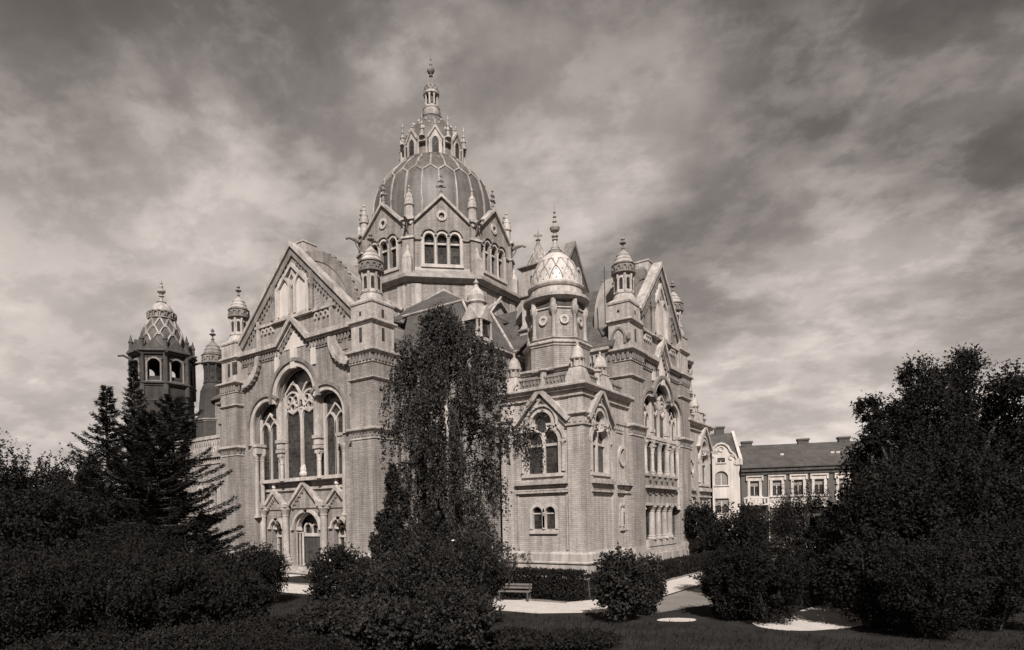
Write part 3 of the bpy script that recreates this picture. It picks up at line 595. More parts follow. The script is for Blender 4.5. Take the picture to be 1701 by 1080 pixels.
# ---- corner block with its octagonal zinc-domed turret
def lobed(a, w_, z0, zs):
    """three-lobed window outline"""
    r = w_*.27; rt = w_*.31; zt = zs+.98*(w_/2.05)
    l = arc(a-w_/2+r, zs, r, 180, 62, 7); t = arc(a, zt, rt, 205, -25, 12); q = arc(a+w_/2-r, zs, r, 118, 0, 7)
    return [(a-w_/2, z0)]+l+t+q+[(a+w_/2, z0)]
def lobed_window(fr, a, w_, parent, z0=6.5, zs=8.55):
    p = lobed(a, w_, z0, zs)
    g = MB(); g.prism(fr, [(a-w_/2-.05, z0-.05), (a-w_/2-.05, zs+1.75), (a+w_/2+.05, zs+1.75), (a+w_/2+.05, z0-.05)], -.34, -.27); go = part(g, 'window_glass', glass, parent)
    cw = MB(); f = MB(); f.band(fr, p, -.02, .16, -.24, .14); f.band(fr, p[1:-1], .3, .44, -.02, .18); f.band(fr, p, -.05, -.02, -.27, -.12)
    f.box(fr, a-.09, a+.09, -.27, -.12, z0, zs+.55)
    for sg in (-1, 1):
        f.box(fr, a+sg*w_*.27-w_*.2, a+sg*w_*.27+w_*.2, -.27, -.14, zs-.32, zs-.16)
        f.band(fr, [(a+sg*w_*.46, zs-.14)]+arc(a+sg*w_*.25, zs+.12, w_*.21, 0 if sg > 0 else 180, 180 if sg > 0 else 0, 8), -.06, .06, -.27, -.14)
        f.box(fr, a+sg*(w_/2+.02)-.02, a+sg*(w_/2+.5)+.02, -.02, .16, zs-.12, zs+.02)
        cw.cut(); cw.column(fr, a+sg*(w_/2+.26), .02, z0+.1, zs-.12, .11, 8, cap=.3)
    f.band(fr, [(a-w_*.16, zs+.62), (a, zs+.28), (a+w_*.16, zs+.62)], -.05, .07, -.27, -.14)
    cw.cut(); part(cw, 'window_column', stone, parent); f.box(fr, a-w_/2-.3, a+w_/2+.3, -.3, .16, z0-.2, z0+.01)
    part(f, 'window_frame', frame_m, parent); return p
def pediment(fr, a, hw, z0, z1, parent):
    mb = MB(); mb.band(fr, [(a-hw, z0), (a, z1), (a+hw, z0)], -.17, .13, -.02, .34); mb.band(fr, [(a-hw, z0), (a, z1), (a+hw, z0)], -.46, -.3, -.02, .14)
    part(mb, 'pediment', stone, parent)
def twin_window(fr, a, z0, zs, w_, parent):
    fm = MB(); g = MB(); g.box(fr, a-w_-.08, a+w_+.08, -.28, -.22, z0, zs+w_); hs = []
    for sg in (-1, 1):
        p = round_arch(a+sg*w_*.54, z0, w_*.86, zs, 8); hs.append(p); fm.cut(); fm.band(fr, p, -.015, .17, -.2, .07)
    fm.cut(); fm.column(fr, a, -.02, z0, zs, .085, 8, cap=.3); fm.cut(); fm.box(fr, a-w_*1.15, a+w_*1.15, -.2, .14, z0-.3, z0-.12)
    for sg in (-1, 1): fm.cut(); fm.box(fr, a+sg*w_*.54-w_*.4, a+sg*w_*.54+w_*.4, -.22, -.14, zs-.12, zs-.04)
    part(g, 'window_glass', glass, parent); part(fm, 'window_frame', frame_m, parent); return hs
def pinnacle(c, z0, parent, sc=1.0, m=stone):
    mb = MB(); q = sc
    mb.lathe(c, [(.62*q, z0), (.62*q, z0+.35*q), (.42*q, z0+1.0*q), (.46*q, z0+1.05*q)], 4, PI/4, True)
    mb.lathe(c, [(.36*q, z0+1.0*q), (.36*q, z0+1.45*q), (.52*q, z0+1.6*q), (.52*q, z0+1.72*q), (.46*q, z0+1.78*q), (.42*q, z0+2.05*q), (.26*q, z0+2.35*q), (.1*q, z0+2.5*q), (.08*q, z0+2.62*q), (.1*q, z0+2.68*q), (.02, z0+2.8*q)], 12)
    for k in range(8):
        t = 2*PI*k/8; mb.lathe((c[0]+.42*q*cos(t), c[1]+.42*q*sin(t)), [(.05*q, z0+1.1*q), (.05*q, z0+1.5*q), (.07*q, z0+1.56*q)], 5)
    return part(mb, 'pinnacle', m, parent)

def corner_block(my=1):
    """my=-1 mirrors the block to the far end of the same side"""
    x0, x1 = 16.25, 22.0; ya, yb = -13.1, -6.25
    if my < 0: ya, yb = 6.25, 13.1
    FL = Fr((0, ya), (1, 0), (0, -1)); FR = Fr((x1, 0), (0, 1), (1, 0))
    ax = 19.2; ay = -10.9*my if my > 0 else 10.9
    core = MB(); core.box(W0, x0+.02, x1-.55, ya+.55, yb, .02, 11.6); body = part(core, 'corner_block_wall', brick)
    wl = MB(); wr = MB()
    p = lobed(ax, 2.35, 6.5, 8.55); tw = [round_arch(ax+sg*.86*.54, 3.05, .86*.86, 4.1, 8) for sg in (-1, 1)]
    if my > 0: wl.wall(FL, [(x0, .02), (x1, .02), (x1, 11.6), (x0, 11.6)], [p]+tw, 0, -.5)
    else: wl.box(FL, x0, x1, -.5, 0, .02, 11.6)
    p2 = lobed(ay, 2.35, 6.5, 8.55); oy = -7.35*my if my > 0 else 7.35
    circ = arc(oy, 7.8, .68, 0, 360, 20)[:-1]; tw2 = [round_arch(oy+sg*.5*.54, 3.1, .5*.86, 4.25, 8) for sg in (-1, 1)]
    wr.wall(FR, [(ya+.01, .02), (yb, .02), (yb, 11.6), (ya+.01, 11.6)], [p2, circ]+tw2, 0, -.5)
    part(wl, 'side_wall', brick_pale, body); part(wr, 'side_wall', brick_pale, body)
    if my > 0:
        lobed_window(FL, ax, 2.35, body); twin_window(FL, ax, 3.05, 4.1, .86, body); pediment(FL, ax, 2.0, 9.7, 11.75, body)
    lobed_window(FR, ay, 2.35, body); twin_window(FR, oy, 3.1, 4.25, .5, body); pediment(FR, ay, 1.9, 9.7, 11.75, body)
    oc = MB(); oc.band(FR, circ, -.02, .2, -.16, .12, closed=True)
    for k in range(4): oc.band(FR, arc(oy+.25*cos(k*PI/2), 7.8+.25*sin(k*PI/2), .24, 0, 360, 10)[:-1], -.03, .03, -.24, -.12, closed=True)
    part(oc, 'oculus_frame', frame_m, body); og = MB(); og.box(FR, oy-.8, oy+.8, -.3, -.22, 7.0, 8.6); part(og, 'window_glass', glass, body)
    # corner piers, plinth, ledges
    pr = MB()
    for (qx0, qx1, qy0, qy1) in ((x1-1.0, x1+.12, ya-.12, ya+1.0), (x0-.1, x0+1.0, ya-.12, ya+.9), (x1-.5, x1+.1, yb-.95 if my > 0 else yb-1.0, yb-.0 if my > 0 else yb+.12)):
        pr.cut(); pr.box(W0, qx0, qx1, qy0, qy1, 1.6, 9.5)
    pr.cut(); pr.box(FR, ay+1.75, ay+2.45, -.1, .1, 1.6, 9.4); pr.cut(); pr.box(FR, ay-2.35, ay-1.85, -.1, .02, 1.6, 9.4)
    part(pr, 'pier', brick_pale, body)
    P = rect(x0-.1, x1+.12, ya-.12, yb)
    pl = MB(); pl.sweep(rect(x0-.2, x1+.28, ya-.28, yb), [(0, .0), (0, .95), (-.05, 1.02), (-.05, 1.5), (-.14, 1.62), (-.3, 1.68)]); pl.sweep(rect(x0-.2, x1+.3, ya-.3, yb), [(0, .9), (.07, .94), (.07, 1.02), (0, 1.06)]); part(pl, 'plinth', plinth_m, body)
    ld = MB()
    def ledges(fr, a0, a1):
        ld.cut()
        for z0, z1, d in ((5.82, 6.02, .34), (6.02, 6.14, .22), (5.46, 5.54, .1), (5.3, 5.42, .2)): ld.box(fr, a0, a1, -.02, d, z0, z1)
    if my > 0: ledges(FL, x0+1.02, x1-1.02)
    ledges(FR, ay-1.45*(1), ay+1.72); ledges(FR, oy-1.0, oy+1.02)
    if my > 0:
        ld.cut(); ld.band(FL, [(x0+1.12, 1.75), (x0+1.12, 5.25), (x1-1.15, 5.25), (x1-1.15, 1.75)], -.05, .05, -.02, .07)
    part(ld, 'ledge', stone, body)
    # capitals of the piers, band, attic cornice
    cp = MB(); PB = rect(x1-1.0, x1+.12, ya-.12, ya+1.0); PC = rect(x0-.1, x0+1.0, ya-.12, ya+.9)
    for Q in (PB, PC):
        cp.cut()
        cp.sweep(Q, [(.02, 9.3), (.1, 9.32), (.1, 9.42), (.03, 9.45), (.03, 9.85)]); cp.sweep(Q, corn(.2, 9.85, 10.1)); cp.teeth(Q, 9.5, 9.75, .08, .36, .17)
        cp.sweep(Q, [(0, 10.1), (-.12, 11.5)])
    cp.cut(); cp.box(FR, ay+1.7, yb if my > 0 else ay+2.3, -.02, .14, 9.85, 10.1); cp.box(FR, ay+1.7, yb if my > 0 else ay+2.3, -.02, .06, 9.3, 9.42)
    for k in range(8): cp.box(FR, ay+1.95+k*.34, ay+2.12+k*.34, -.02, .1, 9.5, 9.78)
    cp.cut(); cp.sweep(P, corn(.3, 11.5, 11.9)); cp.sweep(P, [(-.2, 11.88), (-.2, 12.0)])
    cp.sweep(P, [(-.05, 11.1), (.03, 11.12), (.03, 11.2), (-.05, 11.22)])
    part(cp, 'cornice', stone, body)
    nb = MB(); nb.box(FL, x1-.66, x1-.52, -.0, .02, 10.7, 11.0); nb.box(FL, x1-.3, x1-.18, -.02, .02, 10.7, 11.0)
    # parapet
    pa = MB(); zb = 12.0
    lines = [((x0+.5, ya+.2), (x1-.6, ya+.2))] + [((x1-.3, ya+.6), (x1-.3, yb-.3))]
    for (p0, p1) in lines:
        l = math.hypot(p1[0]-p0[0], p1[1]-p0[1]); a = ((p1[0]-p0[0])/l, (p1[1]-p0[1])/l); fr = Fr(p0, a, (a[1], -a[0]))
        pa.cut(); pa.box(fr, 0, l, -.12, .12, 12.0, 12.1); pa.box(fr, 0, l, -.1, .1, 12.5, 12.6)
        for k in range(int(l/.25)): pa.box(fr, .1+k*.25, .2+k*.25, -.06, .06, 12.1, 12.5)
    part(pa, 'parapet', stone_dark, body)
    for c in ((x1-.45, ya+.35), (x0+.75, ya+.35), (x1-.45, ya+3.55)): pinnacle(c, 11.9, body, .92)
    ch = MB(); ch.lathe((ax, ya+.28), [(.3, 11.9), (.22, 12.3), (.2, 12.9), (.34, 13.0), (.34, 13.12)], 8); ch.cut(); ch.lathe((x1-.35, ay+.6), [(.28, 11.9), (.2, 12.3), (.2, 12.9), (.32, 13.0), (.32, 13.12)], 8); part(ch, 'chimney', stone, body)
    # attic and octagonal turret
    tx, ty = 19.1, -10.8*my
    at = MB(); A4 = rect(tx-2.3, tx+2.3, ty-1.75, ty+2.3); at.sweep(A4, [(0, 11.6), (0, 13.0)]); part(at, 'attic_wall', brick, body)
    ac = MB(); ac.sweep(A4, corn(.22, 12.9, 13.2)); part(ac, 'attic_cornice', stone, body)
    tb = MB(); tb.lathe((tx, ty), [(1.95, 13.0), (1.95, 14.75), (1.72, 15.1), (1.66, 15.15), (1.66, 17.55)], 8, PI/8, True); drum = part(tb, 'corner_turret', brick)
    tr = MB(); O = octo(tx, ty, 1.95); tr.sweep(O, corn(.16, 14.55, 14.85)); tr.cut().sweep(octo(tx, ty, 1.75), corn(.12, 15.0, 15.12))
    tc_ = MB()
    for k in range(8):
        t = PI/8+k*PI/4; c = (tx+1.82*cos(t), ty+1.82*sin(t)); f2 = Fr(c, (-sin(t), cos(t)), (cos(t), sin(t)))
        tc_.cut(); tc_.lathe(c, [(.17, 15.1), (.17, 15.3), (.12, 15.4), (.11, 16.55), (.17, 16.65), (.25, 16.85), (.26, 17.1), (.18, 17.15), (.18, 17.55)], 8)
    part(tc_, 'turret_column', stone, drum)
    tr.cut(); tr.lathe((tx, ty), [(1.7, 17.5), (2.02, 17.58), (2.16, 17.68), (2.16, 17.85), (2.0, 17.93), (1.78, 17.98), (1.72, 18.42), (1.8, 18.46), (1.86, 18.58), (1.84, 18.7), (1.6, 18.76)], 24)
    part(tr, 'turret_cornice', stone, drum)
    rg = MB(); gg = MB(); fz = MB()
    for k in range(8):
        rg.cut(); gg.cut(); fz.cut()
        f2 = face_frame(tx, ty, k*PI/4, 1.66); c = arc(0, 16.25, .28, 0, 360, 18)[:-1]
        rg.band(f2, c, -.02, .13, -.02, .12, closed=True); gg.prism(f2, c, -.02, .03)
        fz.box(f2, -.52, .52, -.02, .06, 17.12, 17.42); rg.box(f2, -.62, .62, -.02, .08, 16.98, 17.06)
        for q in range(4): rg.band(f2, arc(.11*cos(q*PI/2+PI/4), 16.25+.11*sin(q*PI/2+PI/4), .11, 0, 360, 8)[:-1], -.02, .02, .0, .06, closed=True)
    part(rg, 'oculus_ring', frame_m, drum); part(gg, 'oculus_glass', glass, drum); part(fz, 'frieze', soot, drum)
    dm = MB(); prof = [(1.62, 18.74), (1.60, 19.1), (1.52, 19.5), (1.36, 19.95), (1.12, 20.4), (.86, 20.72), (.62, 20.92), (.48, 21.02)]; dm.lathe((tx, ty), prof, 28); part(dm, 'turret_dome', zinc, drum)
    sc_ = MB()
    def rad(z):
        for (r0, z0), (r1, z1) in zip(prof, prof[1:]):
            if z <= z1: return r0+(r1-r0)*(z-z0)/(z1-z0)
        return prof[-1][0]
    for row, (zb_, h, nn) in enumerate(((19.0, .75, 12), (19.75, .62, 12))):
        for k in range(nn):
            t0 = 2*PI*(k+.5*row)/nn; pts = []
            for i in range(13):
                u = -1+2*i/12; zq = zb_+h*(1-abs(u)**1.7); rr = rad(zq)+.015; pts.append((tx+rr*cos(t0+u*PI/nn), ty+rr*sin(t0+u*PI/nn), zq))
            sc_.tube(pts, .035, 5)
    for row, z in enumerate((18.95, 19.2, 19.55, 20.3)):
        for k in range(24):
            t = 2*PI*(k+.5*row)/24; rr = rad(z)+.01; sc_.lathe((tx+rr*cos(t), ty+rr*sin(t)), [(.01, z-.06), (.045, z), (.01, z+.06)], 5)
    part(sc_, 'dome_relief', lead, drum)
    cr = MB(); cr.lathe((tx, ty), [(.62, 20.88), (.66, 20.98), (.5, 21.06), (.42, 21.12), (.46, 21.2), (.33, 21.28), (.28, 21.36), (.3, 21.42), (.16, 21.6), (.13, 21.9), (.2, 21.96), (.2, 22.02), (.1, 22.1), (.22, 22.18), (.22, 22.26), (.09, 22.34), (.1, 22.46), (.28, 22.56), (.34, 22.74), (.28, 22.84), (.09, 22.9), (.07, 23.1), (.15, 23.15), (.15, 23.2), (.06, 23.28), (.05, 23.42), (.13, 23.47), (.05, 23.56), (.04, 23.7), (.1, 23.76), (.03, 23.9), (.02, 24.5)], 12)
    part(cr, 'turret_finial', lead, drum)
corner_block(1); corner_block(-1)

# ---- arm B: the side arm
FB = Fr((22.1, 0), (0, 1), (1, 0))
gwB, dB = big_facade(FB, .74, -2.1, 4.25, 18.3, 22.75, 11.2, .42)
def side_window():
    fr = FB; d = dB; n0 = -.40; op = d['op']
    tracery_windows(fr, d, .74, 9.55, -.30)
    b = MB(); b.box(fr, -op-.1, op+.1, n0-.3, -.1, 4.62, 6.7); b.cut(); b.box(fr, -op-.1, op+.1, n0-.3, n0+.25, .02, 2.0)
    bo = part(b, 'window_spandrel', brick)
    g = MB(); g.box(fr, -op-.1, op+.1, n0-.15, n0-.05, 1.8, 4.7); g.cut(); g.box(fr, -op-.1, op+.1, n0-.15, n0-.05, 6.6, 9.5); part(g, 'window_glass', glass)
    f = MB(); bl = MB(); sb_ = MB()
    for a in (-1.9, -.64, .64, 1.9): f.cut(); f.column(fr, a, n0+.22, 2.0, 4.5, .24, 12, cap=.45)
    for a in (-1.55, 0, 1.55): f.cut(); f.column(fr, a, n0+.2, 6.85, 9.25, .17, 12, cap=.55, base=.35)
    for a in (-2.9, 2.9): f.cut(); f.column(fr, a, n0+.15, 6.85, 9.25, .2, 12, cap=.5)
    for a0, a1, q0, q1, z0, z1 in ((-3.3, 3.3, -.3, .12, 4.5, 4.7), (-3.3, 3.3, -.3, .22, 5.78, 5.98), (-op, op, -.6, -.06, 9.25, 9.62), (-3.2, 3.2, -.6, .12, 1.3, 1.42), (-3.2, 3.2, -.6, .04, 1.5, 1.95), (-op, op, n0-.4, .02, 6.68, 6.86)):
        bl.cut(); bl.box(fr, a0, a1, q0, q1, z0, z1)
    for k in range(5):
        a = -2.4+k*1.2; sb_.cut(); sb_.band(fr, arc(a, 5.75, .42, 200, 340, 6), -.04, .06, -.14, -.02); sb_.cut(); sb_.box(fr, a-.12, a+.12, -.14, .1, 6.35, 6.7)
    part(f, 'window_column', stone, bo); part(bl, 'window_ledge', stone, bo); part(sb_, 'corbel', stone_dark, bo)
side_window()
mb = MB(); mb.box(FB, -4.3, -3.9, -1.0, -.68, .02, 12); mb.cut(); mb.box(FB, 3.9, 4.3, -1.0, -.68, .02, 12); part(mb, 'window_jamb', brick)
for sg in (-1, 1):
    y0, y1 = (-6.28, -4.1) if sg < 0 else (4.1, 6.28)
    t = stair_tower(20.6, 22.32, y0, y1)
    turret((21.45, (y0+y1)/2), 18.62, .86 if sg < 0 else .84, t)
    if sg < 0:
        fr = Fr((21.45, y0+.08), (1, 0), (0, -1)); mb = MB(); mb.band(fr, pointed(0, 15.7, .9, 16.1), -.05, .09, -.02, .09); mb.box(fr, .7, .85, -.02, .2, 15.9, 16.3); part(mb, 'blind_arch', stone_dark, t)
        slit(Fr((21.45, y0+.08), (1, 0), (0, -1)), [(0, 17.9, 18.05, .16)], t); slit(Fr((22.22, (y0+y1)/2), (0, 1), (1, 0)), [(0, 17.8, 18.1, .2), (0, 15.9, 16.8, .3)], t)
        sb = MB(); q = arc(20.55, 12.1, 1.35, 270, 360, 10); sb.band(Fr((0, y0), (1, 0), (0, -1)), q, -.1, .1, -.02, .5); part(sb, 'scroll', stone, t)
        lr = MB(); lr.tube([(20.55, y0-.12, 17.2), (20.55, y0-.12, 21.2)], .035, 5); part(lr, 'lightning_rod', iron, t)
    pl = MB(); pl.box(W0, 21.0, 22.55, y0-.12, y1+.1, 0, .98); pl.box(W0, 21.0, 22.5, y0-.08, y1+.06, .98, 1.6); part(pl, 'plinth', plinth_m, t)
pl = MB(); pl.box(FB, -4.1, 4.1, -.8, .36, 0, .98); pl.box(FB, -4.1, 4.1, -.8, .2, .98, 1.28); part(pl, 'plinth', plinth_m)
pl = MB()
for sg in (-1, 1): pl.cut(); pl.box(W0, sg*7.78-1.3, sg*7.78+1.3, -17.72, -15.2, 0, .98); pl.box(W0, sg*7.78-1.22, sg*7.78+1.22, -17.64, -15.2, .98, 1.6)
part(pl, 'plinth', plinth_m)
barrel(FB, 17.8, 4.7, -.72, -3.2, gwB)
wc = MB(); wc.sweep(rect(15.1, 20.6, -6.45, 6.45), corn(.3, 15.1, 15.55)); wc.teeth(rect(15.1, 20.6, -6.45, 6.45), 14.6, 15.1, .14, .34, .17); part(wc, 'arm_cornice', stone)

# inner clerestory gable of arm B, flanked by two square lattice-capped turrets
def inner_gable():
    fr = Fr((15.0, 0), (0, 1), (1, 0)); mb = MB(); mb.prism(fr, [(-4.2, 15), (-4.2, 21.0), (-1.2, 24.6), (0, 26.3), (1.2, 24.6), (4.2, 21.0), (4.2, 15)], -.7, 0)
    o = part(mb, 'inner_gable', soot)
    c = MB(); c.band(fr, [(-4.3, 20.95), (-1.2, 24.7), (0, 26.45), (1.2, 24.7), (4.3, 20.95)], -.08, .14, -.74, .16); c.box(fr, -2.2, 2.2, -.02, .2, 22.0, 22.2); part(c, 'gable_coping', stone_dark, o)
    g = MB(); f = MB()
    for a in (-.62, .62): g.cut(); f.cut(); p = pointed(a, 22.5, .8, 23.9); g.prism(fr, p, -.02, .03); f.band(fr, p, -.02, .14, -.02, .12)
    part(g, 'blind_window_panel', soot, o); part(f, 'window_frame', frame_m, o)
    barrel(fr, 19.0, 4.2, -.72, -3.2, o, stone_dark)
inner_gable()
def lattice_turret(cx, cy, hw, zt, m=stone, dark=False):
    P = rect(cx-hw, cx+hw, cy-hw, cy+hw); b = MB(); b.sweep(P, [(.15, 14.5), (.15, 17.9), (0, 18.3), (0, zt)]); o = part(b, 'square_turret', m)
    t = MB(); t.sweep(P, corn(.2, 17.6, 17.9, .1)); t.cut().sweep(P, corn(.16, 20.2, 20.4)); t.cut().sweep(P, corn(.25, zt-.25, zt)); part(t, 'turret_cornice', stone_dark, o)
    s_ = MB()
    for k in range(4): s_.box(face_frame(cx, cy, k*PI/2, hw), -.15, .15, .0, .03, 21.3, 21.8); s_.box(face_frame(cx, cy, k*PI/2, hw+.15), -.15, .15, .0, .03, 16.3, 16.8)
    part(s_, 'slit_window', glass, o)
    d = MB(); d.lathe((cx, cy), [(hw*.95, zt), (hw*.9, zt+.35), (hw*.7, zt+.8), (hw*.45, zt+1.3), (.14, zt+1.9), (.1, zt+2.1), (.2, zt+2.15), (.06, zt+2.3), (.05, zt+2.6), (.01, zt+3.0)], 12); d.box(Fr((cx, cy), (.8, .6), (-.6, .8)), -.32, .32, -.05, .05, zt+2.45, zt+2.58); part(d, 'turret_cap', stone_dark, o)
    rb = MB()
    for row in range(2):
        for k in range(8):
            pts = []
            for i in range(9):
                u = -1+2*i/8; z = zt+.05+row*.5+.7*(1-abs(u)**1.6); r = hw*(.98-.42*(z-zt)); tt = 2*PI*(k+.5*row)/8+u*PI/8; pts.append((cx+r*cos(tt), cy+r*sin(tt), z))
            rb.tube(pts, .06, 5)
    part(rb, 'cap_lattice', stone, o)
lattice_turret(15.0, -5.9, .95, 22.6); lattice_turret(15.0, 5.9, .95, 22.6)

# ---- central drum and dome
def drum():
    b = MB(); b.lathe((0, 0), [(7.35, 18.0), (7.35, 24.3)], 8, PI/8, True); b.lathe((0, 0), [(6.5, 24.3), (6.5, 29.5)], 8, PI/8, True); base = part(b, 'drum_base', brick)
    c = MB(); O = octo(0, 0, 7.35); c.sweep(O, corn(.55, 24.0, 24.55)); c.sweep(O, [(.45, 24.5), (.45, 24.62), (-.3, 25.2), (-.32, 25.45)]); part(c, 'drum_cornice', lead, base)
    pn = MB()
    for k in range(8):
        fr = face_frame(0, 0, k*PI/4, 7.35); pn.cut(); pn.box(fr, -2.75, -1.9, -.02, .06, 21, 23.9); pn.box(fr, 1.9, 2.75, -.02, .06, 21, 23.9)
        pn.band(fr, [(-2.6, 21.7), (0, 23.35), (2.6, 21.7)], -.1, .1, -.02, .3)
    part(pn, 'base_pilaster', stone, base)
    for k in range(8):
        fr = face_frame(0, 0, k*PI/4, 7.0)
        outer = [(-2.55, 25.0), (2.55, 25.0), (2.55, 29.2), (0, 31.55), (-2.55, 29.2)]
        hs = [round_arch(a, 25.75, .80, 28.0, 8) for a in (-1.12, 0, 1.12)]; cir = arc(0, 29.95, .45, 0, 360, 16)[:-1]
        w_ = MB(); w_.wall(fr, outer, hs+[cir], 0, -.45); wo = part(w_, 'drum_gable', brick)
        g = MB(); g.box(fr, -1.7, 1.7, -.42, -.36, 25.6, 28.6); g.box(fr, -.6, .6, -.42, -.36, 29.6, 30.8); part(g, 'window_glass', glass, wo)
        f = MB()
        for a in (-1.12, 0, 1.12):
            p = round_arch(a, 25.75, .80, 28.0, 8); f.band(fr, p[1:-1], -.01, .15, -.2, .1); f.box(fr, a-.4, a+.4, -.32, -.16, 27.5, 27.66)
        for a in (-.56, .56): f.column(fr, a, -.02, 25.75, 27.95, .1, 8, cap=.35)
        for a in (-1.68, 1.68): f.box(fr, a-.13, a+.13, -.02, .09, 25.6, 28.0)
        f.box(fr, -1.85, 1.85, -.2, .16, 25.45, 25.72)
        f.cut(); f.band(fr, cir, -.02, .2, -.1, .1, closed=True)
        for q in range(4): f.band(fr, arc(.22*cos(q*PI/2), 29.95+.2*sin(q*PI/2), .18, 0, 360, 8)[:-1], -.03, .03, -.3, -.1, closed=True)
        part(f, 'window_frame', frame_m, wo)
        hd = MB()
        for a in (-1.12, 0, 1.12): hd.band(fr, arc(a, 28.05, .56, 172, 8, 10), .06, .16, -.02, .2)
        hd.box(fr, -2.9, -1.75, -.02, .14, 27.78, 27.9); hd.box(fr, 1.75, 2.9, -.02, .14, 27.78, 27.9); part(hd, 'window_hood', stone_dark, wo)
        cp = MB(); cp.band(fr, [(-2.75, 29.02), (-2.3, 29.42), (0, 31.6), (2.3, 29.42), (2.75, 29.02)], -.05, .15, -.5, .26)
        for sg in (-1, 1): cp.box(fr, sg*1.1-.35, sg*1.1+.35, -.45, .4, 30.98, 31.15) if False else None
        part(cp, 'gable_coping', stone, wo)
        fi = MB(); c = fr(0, -.05, 0)[:2]
        fi.lathe(c, [(.2, 31.70), (.12, 31.95), (.16, 32.05), (.09, 32.15), (.08, 32.40), (.22, 32.52), (.1, 32.65), (.07, 32.85), (.17, 32.98), (.1, 33.10), (.05, 33.30), (.12, 33.40), (.01, 33.60)], 8)
        fi.box(fr, -.42, .42, -.13, .03, 32.44, 32.56); fi.box(fr, -.28, .28, -.13, .03, 32.90, 33.00); part(fi, 'gable_finial', stone_dark, wo)
        # corner pier between this face and the next
        t = PI/8+k*PI/4; c = (7.42*cos(t), 7.42*sin(t)); f2 = Fr(c, (-sin(t), cos(t)), (cos(t), sin(t)))
        pr = MB(); pr.box(f2, -.5, .5, -.8, .28, 24.8, 28.0); pr.box(f2, -.46, .46, -.8, .2, 28.0, 29.5)
        po = part(pr, 'drum_pier', brick)
        pt = MB(); pt.box(f2, -.6, .6, -.8, .4, 27.82, 28.0); pt.box(f2, -.62, .62, -.85, .42, 29.4, 29.62)
        pt.box(f2, -.42, .42, -.0, .72, 24.7, 26.0); pt.lathe(f2(0, .36, 0)[:2], [(.5, 26.0), (.52, 26.1), (.2, 26.6), (.14, 26.75), (.18, 26.85), (.12, 27.05), (.02, 27.25)], 4, t+PI/4)
        cc = f2(0, -.25, 0)[:2]
        pt.lathe(cc, [(.44, 29.55), (.40, 29.9), (.36, 30.0), (.36, 30.75), (.46, 30.85), (.46, 31.0), (.4, 31.05), (.42, 31.2), (.33, 31.5), (.36, 31.56), (.18, 31.9), (.12, 32.0), (.16, 32.1), (.08, 32.2), (.07, 32.35), (.13, 32.45), (.02, 32.65)], 10)
        part(pt, 'drum_pinnacle', stone, po)
        gy = MB(); gy.tube([f2(0, .15, 29.1), f2(0, .75, 29.25), f2(0, 1.25, 29.3), f2(0, 1.5, 29.15)], [.2, .16, .1, .12], 6); gy.tube([f2(0, .2, 28.3), f2(0, .5, 28.7), f2(0, .7, 29.15)], .08, 5); part(gy, 'gargoyle', stone_dark, po)
    return base
drum()
DP = [(5.95, 29.2), (6.0, 31.0), (5.95, 32.6), (5.8, 33.6), (5.5, 34.6), (5.08, 35.4), (4.55, 36.15), (3.9, 36.85), (3.35, 37.35), (3.1, 37.5)]
def drad(z):
    for (r0, z0), (r1, z1) in zip(DP, DP[1:]):
        if z <= z1: return r0+(r1-r0)*max(0, (z-z0))/(z1-z0)
    return DP[-1][0]
